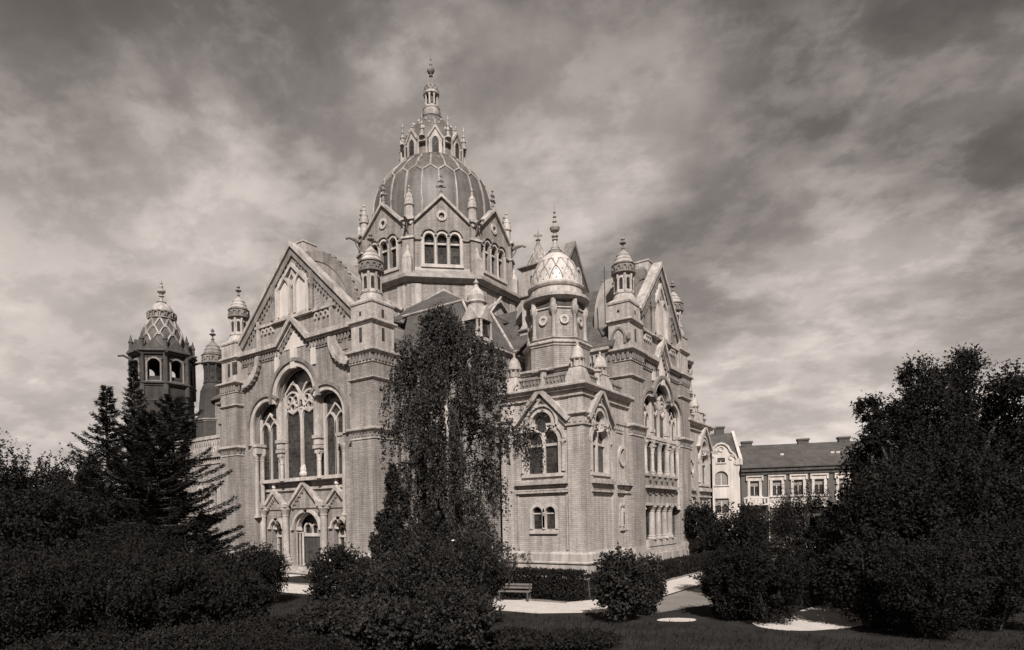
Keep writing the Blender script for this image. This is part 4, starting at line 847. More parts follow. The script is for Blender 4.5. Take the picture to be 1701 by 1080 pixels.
def dome():
    d = MB(); d.lathe((0, 0), DP, 48); do = part(d, 'dome', dome_m)
    rb = MB(); n = 24
    def pt(t, z): r = drad(z)+.03; return (r*cos(t), r*sin(t), z)
    for k in range(n):
        t = 2*PI*k/n; h = PI/n
        rb.tube([pt(t, 29.4+i*.5) for i in range(11)]+[pt(t, 34.85)], .10, 5)
        rb.tube([pt(t, 34.85), pt(t+h*.5, 35.15), pt(t+h, 35.45)], .10, 5); rb.tube([pt(t, 34.85), pt(t-h*.5, 35.15), pt(t-h, 35.45)], .10, 5)
        rb.tube([pt(t+h, 35.45), pt(t+h, 36.0), pt(t+h, 36.5), pt(t+h, 37.0), pt(t+h, 37.4)], .09, 5)
    part(rb, 'rib_lattice', rib_m, do)
    g = MB(); g.lathe((0, 0), [(3.1, 37.3), (3.36, 37.38), (3.4, 37.5), (3.2, 37.56), (2.75, 37.6), (2.75, 39.2)], 32); go = part(g, 'gallery', stone_dark)
    gg = MB(); gt = MB(); gp = MB()
    for k in range(8):
        fr = face_frame(0, 0, k*PI/4, 2.98); gt.cut(); gg.cut(); p = pointed(0, 37.7, .62, 38.75)
        gt.prism(fr, [(-.62, 37.55), (.62, 37.55), (.62, 39.1), (0, 40.05), (-.62, 39.1)], -.5, 0); gt.band(fr, [(-.75, 39), (0, 40.15), (.75, 39)], -.06, .1, -.5, .12); gt.band(fr, p, .0, .09, -.02, .08)
        gg.prism(fr, p, .0, .03)
        c = fr(0, -.1, 0)[:2]; gp.cut(); gp.lathe(c, [(.1, 40.15), (.06, 40.35), (.14, 40.45), (.05, 40.55), (.1, 40.7), (.01, 40.9)], 6)
        t = PI/8+k*PI/4
        for dt in (-.13, .13):
            c = (3.15*cos(t+dt), 3.15*sin(t+dt)); gp.cut(); gp.lathe(c, [(.13, 37.55), (.1, 37.65), (.09, 38.95), (.16, 39.05), (.16, 39.17)], 6)
        c = (3.15*cos(t), 3.15*sin(t)); gp.cut(); gp.lathe(c, [(.3, 39.15), (.28, 39.3), (.16, 39.4), (.16, 39.75), (.24, 39.85), (.12, 40), (.07, 40.25), (.14, 40.35), (.06, 40.47), (.05, 40.75), (.12, 40.9), (.05, 41), (.01, 41.35)], 8)
        gt.box(Fr((3.0*cos(t), 3.0*sin(t)), (-sin(t), cos(t)), (cos(t), sin(t))), -.5, .5, -.3, .1, 38.8, 39.17)
    part(gt, 'gallery_gable', stone, go); part(gg, 'gallery_opening', glass, go); part(gp, 'gallery_pinnacle', stone, go)
    u = MB(); up = [(2.9, 39.1), (2.88, 39.6), (2.7, 40.2), (2.38, 40.85), (1.95, 41.45), (1.42, 42.05), (1.05, 42.45), (1.1, 42.55)]; u.lathe((0, 0), up, 24); uo = part(u, 'upper_dome', dome_m)
    sc_ = MB()
    for row, (zz_, rr) in enumerate(((40.3, 2.65), (40.9, 2.34), (41.5, 1.92))):
        for k in range(16):
            t = 2*PI*(k+.5*row)/16; sc_.lathe((rr*cos(t), rr*sin(t)), [(.02, zz_-.18), (.13, zz_-.05), (.14, zz_+.08), (.02, zz_+.2)], 6)
    part(sc_, 'dome_scale', stone, uo)
    l = MB(); l.lathe((0, 0), [(.98, 42.5), (1.0, 42.65), (.8, 42.75), (.86, 42.9), (.88, 43.2), (.78, 43.35), (.84, 43.5), (.7, 43.65), (.62, 43.8), (.4, 43.85), (.4, 44.9)], 20)
    for k in range(8):
        t = 2*PI*k/8+PI/8; l.lathe((.58*cos(t), .58*sin(t)), [(.13, 43.8), (.09, 43.95), (.085, 44.65), (.15, 44.85)], 8)
    l.lathe((0, 0), [(.6, 44.8), (.78, 44.9), (.8, 45.05), (.68, 45.15)], 20); lo = part(l, 'lantern', stone)
    lg = MB()
    for k in range(8): lg.prism(face_frame(0, 0, k*PI/4, .41), round_arch(0, 43.9, .26, 44.6, 6), 0, .04)
    part(lg, 'lantern_opening', glass, lo)
    cpt = MB(); cpt.lathe((0, 0), [(.66, 45.1), (.68, 45.3), (.6, 45.65), (.4, 45.95), (.16, 46.12)], 20)
    for row, (z, r) in enumerate(((45.35, .68), (45.62, .62))):
        for k in range(10): t = 2*PI*(k+.5*row)/10; cpt.lathe((r*cos(t), r*sin(t)), [(.02, z-.14), (.1, z), (.02, z+.14)], 5)
    part(cpt, 'lantern_cap', stone_dark, lo)
    f = MB(); f.lathe((0, 0), [(.16, 46.1), (.09, 46.3), (.08, 46.7), (.2, 46.8), (.12, 46.95), (.3, 47.15), (.38, 47.35), (.36, 47.5), (.14, 47.65), (.09, 47.8), (.14, 47.95), (.06, 48.1), (.05, 48.35), (.1, 48.42), (.04, 48.55), (.02, 49.0)], 12); part(f, 'lantern_finial', stone_dark, lo)
dome()

# ---- west range: low wall with parapet, octagonal open tower, small turrets
mb = MB(); mb.wall(Fr((0, -15.3), (1, 0), (0, -1)), [(-27, .02), (-9.2, .02), (-9.2, 10.0), (-27, 10.0)], [round_arch(a, 4.6, .8, 6.7, 8) for a in (-15.9, -14.7, -13.5, -12.3)], 0, -.6); mb.box(W0, -27, -9.2, -14.7, -3, .02, 10.0); ww = part(mb, 'aisle_wall', brick)
mb = MB(); mb.box(W0, -18, -11, -15.28, -14.85, 4.4, 7.3)
FW = Fr((0, -15.3), (1, 0), (0, -1))
gl = MB(); gl.box(FW, -16.6, -11.6, -.5, -.42, 4.5, 7.3); part(gl, 'window_glass', glass, ww)
f = MB()
for a in (-15.9, -14.7, -13.5, -12.3): f.cut(); f.band(FW, round_arch(a, 4.6, .8, 6.7, 8), -.02, .16, -.2, .1)
f.cut(); f.box(FW, -16.6, -11.6, -.02, .2, 4.3, 4.5); part(f, 'window_frame', frame_m, ww)
c = MB(); c.box(FW, -27, -9.2, -.3, .3, 9.75, 10.05); c.cut(); c.box(FW, -27, -9.2, -.3, .1, 9.2, 9.42)
for k in range(50): c.box(FW, -26.8+k*.35, -26.65+k*.35, -.02, .12, 9.4, 9.72)
c.cut(); c.box(FW, -27, -9.2, -.2, .16, 11.45, 11.75)
for k in range(24): 
    a = -26.5+k*.74
    c.band(FW, [(a-.35, 10.1), (a, 11.5), (a+.35, 10.1)], -.07, .07, -.1, .1); c.band(FW, [(a-.35, 11.5), (a, 10.2), (a+.35, 11.5)], -.06, .06, -.08, .08)
part(c, 'parapet', stone, ww)
# buttress pier beside the left stair tower
mb = MB(); Pq = rect(-10.1, -8.86, -16.9, -15.2); mb.sweep(Pq, [(0, .02), (0, 14.0)]); po = part(mb, 'buttress', brick)
c = MB(); c.sweep(Pq, corn(.25, 13.7, 14.05)); c.cut(); c.sweep(Pq, corn(.2, 9.75, 10.05)); c.cut(); c.sweep(Pq, corn(.12, 12.1, 12.3)); c.cut(); c.sweep(Pq, [(.0, 14.0), (-.2, 14.9), (-.35, 15.0)]); part(c, 'cornice', stone_dark, po)
pinnacle((-9.5, -16.1), 14.3, po, .95, stone_dark)
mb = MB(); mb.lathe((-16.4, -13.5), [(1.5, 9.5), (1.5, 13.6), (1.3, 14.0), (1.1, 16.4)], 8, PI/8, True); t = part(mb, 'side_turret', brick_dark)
c = MB(); c.sweep(octo(-16.4, -13.5, 1.5), corn(.2, 13.3, 13.6)); c.cut(); c.sweep(octo(-16.4, -13.5, 1.5), corn(.2, 11.2, 11.4)); part(c, 'cornice', stone_dark, t)
turret((-16.4, -13.5), 16.2, 1.1, t, brick_dark, stone_dark)
def west_tower(cx, cy):
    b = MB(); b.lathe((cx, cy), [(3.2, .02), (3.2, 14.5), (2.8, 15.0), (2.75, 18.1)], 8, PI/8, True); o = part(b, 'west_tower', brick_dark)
    c = MB(); O = octo(cx, cy, 2.75); c.sweep(octo(cx, cy, 3.2), corn(.25, 14.2, 14.6)); c.cut(); c.sweep(O, corn(.3, 17.9, 18.3)); c.cut(); c.sweep(O, corn(.12, 16.3, 16.5)); c.cut(); c.sweep(O, corn(.4, 21.1, 21.6)); part(c, 'cornice', soot, o)
    w_ = MB()
    for k in range(8):
        fr = face_frame(cx, cy, k*PI/4, 2.7); hw = 1.12
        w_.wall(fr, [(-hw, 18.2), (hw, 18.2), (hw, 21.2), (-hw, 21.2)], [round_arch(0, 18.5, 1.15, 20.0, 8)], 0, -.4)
        w_.box(fr, -.6, .6, -.3, -.15, 18.2, 18.9) 
    wo = part(w_, 'belfry_arcade', brick_dark, o)
    d = MB()
    for k in range(8):
        fr = face_frame(cx, cy, k*PI/4, 2.75); d.cut(); d.prism(fr, [(-1.1, 21.5), (0, 22.75), (1.1, 21.5)], -.5, .12)
        t = PI/8+k*PI/4; cc = (cx+2.95*cos(t), cy+2.95*sin(t)); d.lathe(cc, [(.28, 17.0), (.26, 21.2), (.36, 21.4), (.36, 21.7), (.22, 21.8), (.2, 22.5), (.28, 22.6), (.15, 22.9), (.02, 23.4)], 8)
        f2 = Fr(cc, (-sin(t), cos(t)), (cos(t), sin(t))); d.tube([f2(0, 0, 20.9), f2(0, .7, 21.2), f2(0, 1.2, 21.1)], [.16, .12, .1], 5)
    part(d, 'tower_gable', soot, o)
    cl = MB()
    for k in range(8):
        fr = face_frame(cx, cy, k*PI/4, 2.7)
        for a in (-.68, .68): cl.cut(); cl.column(fr, a, .12, 18.3, 20.6, .1, 8)
        cl.cut(); cl.band(fr, arc(0, 20.0, .6, 180, 0, 10), .02, .2, -.02, .14)
        cl.cut(); cl.box(fr, -.75, .75, -.02, .2, 18.2, 18.4)
    part(cl, 'belfry_column', stone_dark, o)
    dm = MB(); pr = [(2.5, 21.5), (2.2, 22.4), (2.08, 23.2), (1.85, 24.0), (1.5, 24.7), (1.3, 25.1), (1.25, 25.4)]; dm.lathe((cx, cy), pr, 24); part(dm, 'tower_dome', roof_m, o)
    lt = MB()
    def rr(z):
        for (r0, z0), (r1, z1) in zip(pr, pr[1:]):
            if z <= z1: return r0+(r1-r0)*max(0, z-z0)/(z1-z0)
        return pr[-1][0]
    for row in range(3):
        for k in range(10):
            pts = []
            for i in range(11):
                u = -1+2*i/10; z = 22.4+row*.85+1.05*(1-abs(u)**1.8); t = 2*PI*(k+.5*(row % 2))/10+u*PI/10; r = rr(z)+.04; pts.append((cx+r*cos(t), cy+r*sin(t), z))
            lt.tube(pts, .11, 5)
    part(lt, 'dome_lattice', lead, o)
    cr = MB(); cr.lathe((cx, cy), [(1.25, 25.2), (1.42, 25.3), (1.35, 25.5), (1.3, 25.9), (1.42, 26.0), (1.3, 26.1)], 20)
    for k in range(14): fr = face_frame(cx, cy, 2*PI*k/14, 1.32); cr.band(fr, round_arch(0, 25.5, .4, 25.75, 5), -.04, .05, -.02, .12)
    part(cr, 'crown', stone_dark, o)
    cp = MB(); cp.lathe((cx, cy), [(1.15, 26.0), (1.1, 26.4), (.8, 26.85), (.4, 27.1), (.5, 27.2), (.14, 27.35), (.12, 27.75), (.3, 27.85), (.12, 28.0), (.42, 28.3), (.4, 28.5), (.12, 28.65), (.2, 28.9), (.08, 29.05), (.14, 29.25), (.02, 29.6)], 14); part(cp, 'tower_cap', stone, o)
west_tower(-26.6, -13.0)

# ================================================================== houses beyond
def house_frame(p0, p1):
    l = math.hypot(p1[0]-p0[0], p1[1]-p0[1]); a = ((p1[0]-p0[0])/l, (p1[1]-p0[1])/l); return Fr(p0, a, (a[1], -a[0])), l
CAM = Vector(cam.location); FW_ = Vector((-sin(R(36.4)), cos(R(36.4)), 0)); RT = Vector((cos(R(36.4)), sin(R(36.4)), 0))
def at(lat, dep): p = CAM+FW_*dep+RT*lat; return (p.x, p.y)      # metres to the right of and beyond the camera position
# white gabled house
p0 = at(27.2, 79.4); p1 = at(33.0, 78.2); fr, l = house_frame(p0, p1)
H = thing('white_house', 'white stucco house with a curved scroll gable and round-topped window, beside the brown terrace', 'house', (p0[0], p0[1], 0))
ze = 10.4; cx = l-2.15
mb = MB()
gp = [(cx-2.0, ze), (cx-1.75, ze+.3), (cx-1.5, ze+.75), (cx-1.05, ze+1.05), (cx-.8, ze+1.6), (cx-.4, ze+1.95), (cx, ze+2.05), (cx+.4, ze+1.95), (cx+.8, ze+1.6), (cx+1.05, ze+1.05), (cx+1.5, ze+.65), (cx+1.75, ze+.1), (l, ze+.1), (l, .02), (-8, .02), (-8, ze)]
holes = [[(cx-.78, 7.3)]+arc(cx, 8.3, .78, 180, 0, 10)+[(cx+.78, 7.3)], [(cx-.8, 3.9), (cx-.8, 5.7), (cx+.8, 5.7), (cx+.8, 3.9)], [(cx-.45, 10.15), (cx-.45, 10.7), (cx+.45, 10.7), (cx+.45, 10.15)]]
mb.wall(fr, gp, holes, 0, -.4); mb.box(fr, -8, l, -9, -.41, .02, ze-.05); mb.build('wall', white_wall, H)
mb = MB(); mb.prism(Fr(fr.o, fr.n, (-fr.a[0], -fr.a[1])), [(-.3, ze), (-4.7, ze+3.9), (-9.4, ze)], 8, -l-.12); rfo = mb.build('roof', rooftile, H)
mb = MB(); mb.prism(Fr(fr(l, 0, 0)[:2], fr.n, (-fr.a[0], -fr.a[1])), [(.15, ze-.6), (.15, ze+.1), (-4.7, ze+4.15), (-9.5, ze)], -.3, .05); mb.build('gable_end', white_wall, H)
mb = MB(); mb.box(fr, cx+.1, cx+1.2, -5.2, -4.4, ze+3.2, ze+4.7); mb.box(fr, cx, cx+1.3, -5.3, -4.3, ze+4.5, ze+4.75); mb.build('chimney', rooftile, rfo)
for (a0, a1, z0, z1, sh) in ((cx-.8, cx+.8, 7.3, 9.1, 0), (cx-.8, cx+.8, 3.9, 5.7, 1), (cx-.5, cx+.5, 10.1, 10.75, .4)):
    g = MB(); g.box(fr, a0, a1, -.4, -.34, z0, z1); go = g.build('window', glass, H)
    s_ = MB(); s_.box(fr, a0, a1, -.32, -.24, z0+(z1-z0)*(.03 if sh == 0 else .5), z1); s_.build('shutter', shutter, go)
    f = MB(); f.box(fr, a0-.1, a1+.1, -.05, .14, z0-.1, z0+.04); f.box(fr, (a0+a1)/2-.05, (a0+a1)/2+.05, -.32, -.22, z0, z1-.4); f.build('sill', white_wall, go)
mb = MB(); mb.band(fr, gp[:12], -.06, .16, -.4, .2)
for a, z_, r_ in ((cx-1.15, ze+.35, .28), (cx+1.15, ze+.35, .28), (cx-1.75, ze-.35, .22), (cx+1.75, ze-.35, .22), (cx, ze+1.4, .3)): mb.band(fr, arc(a, z_, r_, 0, 300, 10), -.06, .06, -.02, .12)
mb.box(fr, l-.5, l+.05, -.05, .15, ze-.6, ze+.2)
mb.build('gable_moulding', white_wall, H)
# brown terrace with pale window surrounds
p0 = at(33.05, 78.0); p1 = at(76.0, 66.1); fr, l = house_frame(p0, p1)
T = thing('terrace_house', 'long brown two-storey terrace with pale window surrounds and a dark tiled roof', 'house', (p0[0], p0[1], 0))
ze = 9.35; wins = [1.5, 4.0, 6.35, 8.6, 11.2, 13.8, 16.3, 18.8, 21.3, 23.8, 26.3, 28.8, 31.3, 33.8, 36.3, 38.8, 41.3]
mb = MB(); mb.wall(fr, [(0, .02), (l, .02), (l, ze), (0, ze)], [[(a-.5, 6.0), (a-.5, 7.7), (a+.5, 7.7), (a+.5, 6.0)] for a in wins]+[[(a-.55, 1.0), (a-.55, 3.3), (a+.55, 3.3), (a+.55, 1.0)] for a in wins], 0, -.35); mb.box(fr, 0, l, -10, -.36, .02, ze); mb.build('wall', brown_wall, T)
mb = MB(); mb.prism(Fr(fr.o, fr.n, (-fr.a[0], -fr.a[1])), [(.6, ze-.1), (.6, ze+.1), (-5, ze+3.2), (-10.4, ze)], 0, -l-.2); rfo = mb.build('roof', rooftile, T)
mb = MB(); mb.box(fr, -.02, l, -.02, .42, ze-.5, ze-.1); mb.box(fr, -.02, l, -.02, .2, ze-.9, ze-.5); mb.build('eaves', wood, T)
for a in (1.4, 8.0, 12.6, 19, 27, 34): mb = MB(); mb.box(fr, a-.6, a+.6, -5.4, -4.6, ze+2.4, ze+3.7); mb.box(fr, a-.7, a+.7, -5.5, -4.5, ze+3.5, ze+3.75); mb.build('chimney', rooftile, rfo)
for a in (5.0, 10.6, 11.2, 12.4): mb = MB(); mb.box(fr, a-.2, a+.2, -2.6, -2.0, ze+1.3, ze+1.75); mb.build('roof_light', white_wall, rfo)
for a in wins:
    g = MB(); g.box(fr, a-.55, a+.55, -.34, -.28, 5.95, 7.75); go = g.build('window', glass, T)
    f = MB(); f.box(fr, a-.8, a-.5, -.05, .1, 5.7, 7.75); f.box(fr, a+.5, a+.8, -.05, .1, 5.7, 7.75); f.box(fr, a-.98, a+.98, -.03, .28, 8.2, 8.36); f.box(fr, a-.85, a+.85, -.03, .12, 7.72, 8.2); f.box(fr, a-.95, a+.95, -.05, .22, 5.7, 5.88); f.box(fr, a-.85, a+.85, -.02, .07, 4.6, 5.7); f.box(fr, a-.7, a+.7, -.02, .2, 4.4, 4.6)
    for sg in (-1, 1): f.box(fr, a+sg*.88-.1, a+sg*.88+.1, -.02, .24, 7.75, 8.2)
    f.box(fr, a-.04, a+.04, -.26, -.18, 6.0, 7.1); f.build('window_surround', white_wall, go)
    s_ = MB(); s_.box(fr, a-.5, a+.5, -.26, -.2, 7.05, 7.7); s_.build('shutter', shutter, go)
mb = MB(); mb.box(fr, .1, 2.95, 0, 1.1, 4.75, 4.95)
for k in range(8): mb.box(fr, .15+k*.37, .3+k*.37, .95, 1.08, 4.95, 5.6)
mb.box(fr, .1, 2.95, .92, 1.12, 5.55, 5.72); mb.build('balcony', white_wall, T)
mb = MB(); mb.tube([fr(3.05, .15, 8.4), fr(3.05, .15, .2)], .07, 6); mb.build('drainpipe', white_wall, T)

# ================================================================== bench and hedges
p0 = at(1.55, 29.9)
B = thing('park_bench', 'weathered wooden slatted bench on the gravel path against the clipped hedge', 'bench', (p0[0], p0[1], 0)); fr = Fr((23.55, -23.45), (.955, .295), (.295, -.955))
B.location = (23.55, -23.45, 0)
mb = MB()
for k in range(3): mb.box(fr, -.75, .75, -.2+k*.15, -.08+k*.15, .42, .46)
mb.build('seat', bench_m, B)
mb = MB()
for z in (.54, .68): mb.box(fr, -.75, .75, -.28, -.24, z, z+.09)
mb.build('backrest', bench_m, B)
for a in (-.66, .66):
    mb = MB(); mb.box(fr, a-.04, a+.04, -.29, -.21, 0, .78); mb.box(fr, a-.04, a+.04, .16, .24, 0, .42); mb.box(fr, a-.035, a+.035, -.25, .22, .36, .42); mb.build('leg', iron, B)

kb = MB()
for k in range(52):
    kb.box(W0, -13.5+k*.76, -12.76+k*.76, -23.18, -23.06, 0, .07+.012*(k*7 % 3))
for k in range(58):
    kb.box(W0, 26.52, 26.64, -21.2+k*.76, -20.46+k*.76, 0, .07+.012*(k*5 % 3))
ko = kb.build('path_kerb', stone_dark); ko['kind'] = 'structure'
# ------------------------------------------------------------------ foliage
rng = np.random.default_rng(7)
def leaf_mesh(name, pos, size, m, parent, up=0.0, hang=0.0, asp=.5, dirs=None):
    n = len(pos); d = rng.normal(size=(n, 3)) if dirs is None else dirs+rng.normal(size=(n, 3))*.35
    d[:, 2] -= hang; d /= np.linalg.norm(d, axis=1)[:, None]+1e-9
    s_ = rng.normal(size=(n, 3)); s_[:, 2] *= (1-up); s_ = np.cross(d, s_); s_ /= np.linalg.norm(s_, axis=1)[:, None]+1e-9
    sz = (size*rng.uniform(.6, 1.4, n))[:, None]
    nn = np.cross(d, s_)
    v = np.stack([pos, pos+d*sz*.5+s_*sz*asp*.5+nn*sz*.06, pos+d*sz, pos+d*sz*.5-s_*sz*asp*.5+nn*sz*.06], 1).reshape(-1, 3)
    me = bpy.data.meshes.new(name); me.vertices.add(4*n); me.vertices.foreach_set('co', v.astype('f').ravel())
    me.loops.add(4*n); me.loops.foreach_set('vertex_index', np.arange(4*n, dtype='i')); me.polygons.add(n)
    me.polygons.foreach_set('loop_start', np.arange(0, 4*n, 4, dtype='i')); me.update(calc_edges=True); me.validate()
    me.materials.append(m); o = bpy.data.objects.new(name, me); COL.objects.link(o)
    if parent: o.parent = parent; o.matrix_parent_inverse = Matrix.Translation(-Vector(parent.location))
    return o
def blob_points(c, r, n, clumps=26, cr=.36, shell=.55, flat=1.0):
    """leaf positions in clumps scattered through an ellipsoid"""
    c = np.array(c, float); r = np.array(r, float)
    q = rng.normal(size=(clumps, 3)); q /= np.linalg.norm(q, axis=1)[:, None]; q *= rng.uniform(shell, 1.0, clumps)[:, None]**.6*.86
    k = rng.integers(0, clumps, n); e_ = rng.normal(size=(n, 3)); e_ /= np.linalg.norm(e_, axis=1)[:, None]; e_ *= rng.uniform(0, 1, n)[:, None]**.45
    sz = (rng.uniform(.35, 1.0, clumps)**1.4*1.7)[k][:, None]*cr
    p = c+(q[k]+e_*sz)*r
    m_ = n//6; kk = rng.integers(0, clumps*2, m_); sd_ = rng.normal(size=(clumps*2, 3)); sd_[:, 2] = np.abs(sd_[:, 2])*.8+.1; sd_ /= np.linalg.norm(sd_, axis=1)[:, None]
    ln = rng.uniform(.95, 1.2, clumps*2)[kk]; u = rng.uniform(.55, 1, m_)*ln; p[:m_] = c+sd_[kk]*u[:, None]*r+rng.normal(size=(m_, 3))*.05*(1.3-u[:, None])*3*r.mean()*.35
    p[:, 2] = np.maximum(p[:, 2], .03); return p
def trunk(name, parent, x, y, h, r0, r1, m, lean=(0, 0), limbs=6, crown=(2, 5), spread=1.6):
    mb = MB(); pts = []; rd = []
    for i in range(9):
        t = i/8; pts.append((x+lean[0]*t+.06*h/8*sin(i*1.9), y+lean[1]*t+.05*h/8*cos(i*2.3), h*t)); rd.append(r0+(r1-r0)*t)
    mb.tube(pts, rd, 8)
    for k in range(limbs):
        t = .28+.6*k/max(1, limbs); b = Vector(pts[int(t*8)]); a = k*2.4+.5; L_ = spread*(1.1-.6*t)
        mb.tube([tuple(b), tuple(b+Vector((cos(a)*L_*.5, sin(a)*L_*.5, L_*.35))), tuple(b+Vector((cos(a)*L_, sin(a)*L_, L_*.5)))], [r0*.45, r0*.3, r0*.1], 6)
    return mb.build(name, m, parent)
def shrub(x, y, r, h, label, cat='shrub', name='shrub', n=9000, m=None, size=.13, clumps=34, group=None, low=.02, blossoms=0, cr=.34):
    S = thing(name, label, cat, (x, y, 0), group)
    mb = MB()
    for k in range(5):
        a = k*1.26+x; mb.tube([(x+.1*cos(a), y+.1*sin(a), 0), (x+r*.35*cos(a), y+r*.35*sin(a), h*.4), (x+r*.55*cos(a), y+r*.55*sin(a), h*.75)], [.07, .05, .02], 5)
    mb.build('stem', bark, S)
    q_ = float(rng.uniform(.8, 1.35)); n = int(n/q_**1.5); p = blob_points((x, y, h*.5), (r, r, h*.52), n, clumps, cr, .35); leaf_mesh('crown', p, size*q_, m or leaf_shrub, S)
    if blossoms: q = p[rng.integers(0, n, blossoms)]+np.array([.0, -.05, .1]); leaf_mesh('blossom', q, .12, petal, S)
    return S
def broad_tree(x, y, h, r, label, n=16000, size=.2, m=None, zc=.62, name='broadleaf_tree', group=None, clumps=46, cr=.3, rz=None):
    S = thing(name, label, 'tree', (x, y, 0), group); trunk('trunk', S, x, y, h*.8, .05*h**.9*.45+.06, .05, bark, spread=r*.8)
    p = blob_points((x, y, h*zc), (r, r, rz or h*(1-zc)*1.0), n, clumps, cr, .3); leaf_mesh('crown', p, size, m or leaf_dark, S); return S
def conifer(x, y, h, r, label, n=15000, name='conifer_tree', group=None, droop=.25, taper=1.0, whorl=None, z0=.04, size=.2, gap=.9):
    S = thing(name, label, 'tree', (x, y, 0), group); trunk('trunk', S, x, y, h*.98, .045*h*.4+.05, .02, bark, limbs=0)
    br = MB(); P = []; D = []; nb = int(h*17)
    for k in range(nb):
        t = (k+rng.uniform())/nb; t = t**1.2; z = h*(z0+(.975-z0)*t); L_ = r*(1-t)**taper*rng.uniform(.25, 1.2)+.12; a = k*2.39996+rng.uniform(-.5, .5)
        d = Vector((cos(a), sin(a), 0)); b = Vector((x, y, z)); sag = -droop*(1-t)*L_; mid = b+d*L_*.55+Vector((0, 0, sag)); tip = b+d*L_+Vector((0, 0, sag*.6+L_*(.08+.38*t)))
        tip.z = max(.15, tip.z); mid.z = max(.1, mid.z)
        br.tube([tuple(b), tuple(b*.25+mid*.5+tip*.25), tuple(tip)], [.04, .025, .008], 4)
        m_ = max(8, int(n/nb*(.3+1.4*(1-t))))
        for j in range(m_):
            u = rng.uniform(.05, 1)**.75; p = (b*(1-u)**2+mid*2*u*(1-u)+tip*u*u); sd_ = rng.choice((-1, 1)); sp = (1.02-u)*L_*.20*rng.uniform(0, 1)
            P.append((p.x-sin(a)*sd_*sp+rng.normal()*.04, p.y+cos(a)*sd_*sp+rng.normal()*.04, p.z+rng.normal()*.05-.10*sp)); D.append((cos(a)*.9-sin(a)*sd_*.6, sin(a)*.9+cos(a)*sd_*.6, .12))
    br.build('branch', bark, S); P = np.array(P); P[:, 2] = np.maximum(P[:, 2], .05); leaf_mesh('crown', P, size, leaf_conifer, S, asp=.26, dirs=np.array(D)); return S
def on(px, dep):       # lateral place for a bearing measured on the photograph, at a chosen depth
    return at((px-784)/1058*dep, dep)

def cone_points(x, y, h, r, n, clumps=90, p=.75, cr=.34):
    """leaf positions in clumps hugging a pointed, upright crown"""
    t = rng.uniform(0, 1, clumps)**1.25; a = rng.uniform(0, 2*PI, clumps); R_ = r*np.minimum((1-t)**p, .55+t*2.2)*rng.uniform(.45, 1.02, clumps)
    c = np.stack([x+R_*np.cos(a), y+R_*np.sin(a), h*(.04+.93*t)], 1); k = rng.integers(0, clumps, n)
    e_ = rng.normal(size=(n, 3)); e_ /= np.linalg.norm(e_, axis=1)[:, None]; e_ *= rng.uniform(0, 1, n)[:, None]**.45
    sz = (cr*(1.15-.85*t)*rng.uniform(.7, 1.2, clumps))[k][:, None]*np.array([1, 1, 1.5])*r*.75
    P = c[k]+e_*sz; P[:, 2] = np.clip(P[:, 2], .03, h); return P
def thuja(x, y, h, r, label, n=30000):
    S = thing('thuja', label, 'tree', (x, y, 0)); trunk('trunk', S, x, y, h*.9, .14, .02, bark, limbs=5, spread=.5)
    leaf_mesh('crown', cone_points(x, y, h, r, n), .13, leaf_shrub, S, hang=-.7, asp=.5); return S
# weeping birch in front of the infill
def birch():
    x, y = on(748, 31.0); S = thing('weeping_birch', 'tall weeping birch with pale trunk and hanging twigs hiding the synagogue corner', 'tree', (x, y, 0))
    mb = MB(); tr = [(x+.15*sin(i*.9)-.35*(i/12)**2, y+.12*cos(i*1.1), 14.0*i/12) for i in range(13)]; mb.tube(tr, [.24-.018*i for i in range(13)], 9); mb.build('trunk', bark_birch, S)
    br = MB(); P = []; tw = MB(); rt = np.array([RT.x, RT.y])
    for k in range(104):
        t = .16+.84*((k+.5)/104); z = 14.5*t; b = Vector(tr[min(12, int(t*12))]); b.z = min(z, 13.9); a = k*2.39996+rng.uniform(-.4, .4)
        prof = 3.5 if t < .68 else 3.5-3.0*((t-.68)/.32)**1.5
        if t < .34: prof = 3.1
        side = cos(a)*rt[0]+sin(a)*rt[1]
        bough = .50 < t < .72 and side > .5
        if bough: prof *= 1.5        # the long bough over the corner block
        if t < .5 and side < -.5: prof *= .82
        L_ = prof*rng.uniform(.3, 1.12); top = b+Vector((cos(a)*L_*.55, sin(a)*L_*.55, L_*.45*(1.05-t)+.3+.5*max(0, t-.75)*2)); tip = b+Vector((cos(a)*L_, sin(a)*L_, -L_*.05))
        br.tube([tuple(b), tuple(b*.25+top*.5+tip*.25), tuple(tip)], [.045, .03, .010], 5)
        dens = rng.choice((.2, .6, 1.0, 1.5, 1.8))
        for j in range(17):
            u = rng.uniform(.25, 1)**.7; p = b*(1-u)**2+top*2*u*(1-u)+tip*u*u; p = p+Vector(rng.normal(size=3)*np.array([.15, .15, .12])); ln = rng.uniform(.5, 2.7)*(.5+.65*u); ln = min(ln, p.z-.7)*(.55 if bough and u > .6 else 1)
            if ln < .2: continue
            sw = rng.normal(size=2)*.09; q = p+Vector((sw[0]*ln, sw[1]*ln, -ln))
            if j % 2: tw.tube([tuple(p), tuple((p+q)/2+Vector((sw[0]*.4, sw[1]*.4, 0))), tuple(q)], .009, 3, False)
            m_ = int(ln*30*dens)+1; v = rng.uniform(size=m_)[:, None]
            P.append(np.array(p)*(1-v)+np.array(q)*v+rng.normal(size=(m_, 3))*.065)
    br.build('branch', bark, S); tw.build('twig', bark, S, smooth=False); leaf_mesh('crown', np.concatenate(P), .13, leaf_birch, S, hang=1.0, asp=.6)
    return S
birch()
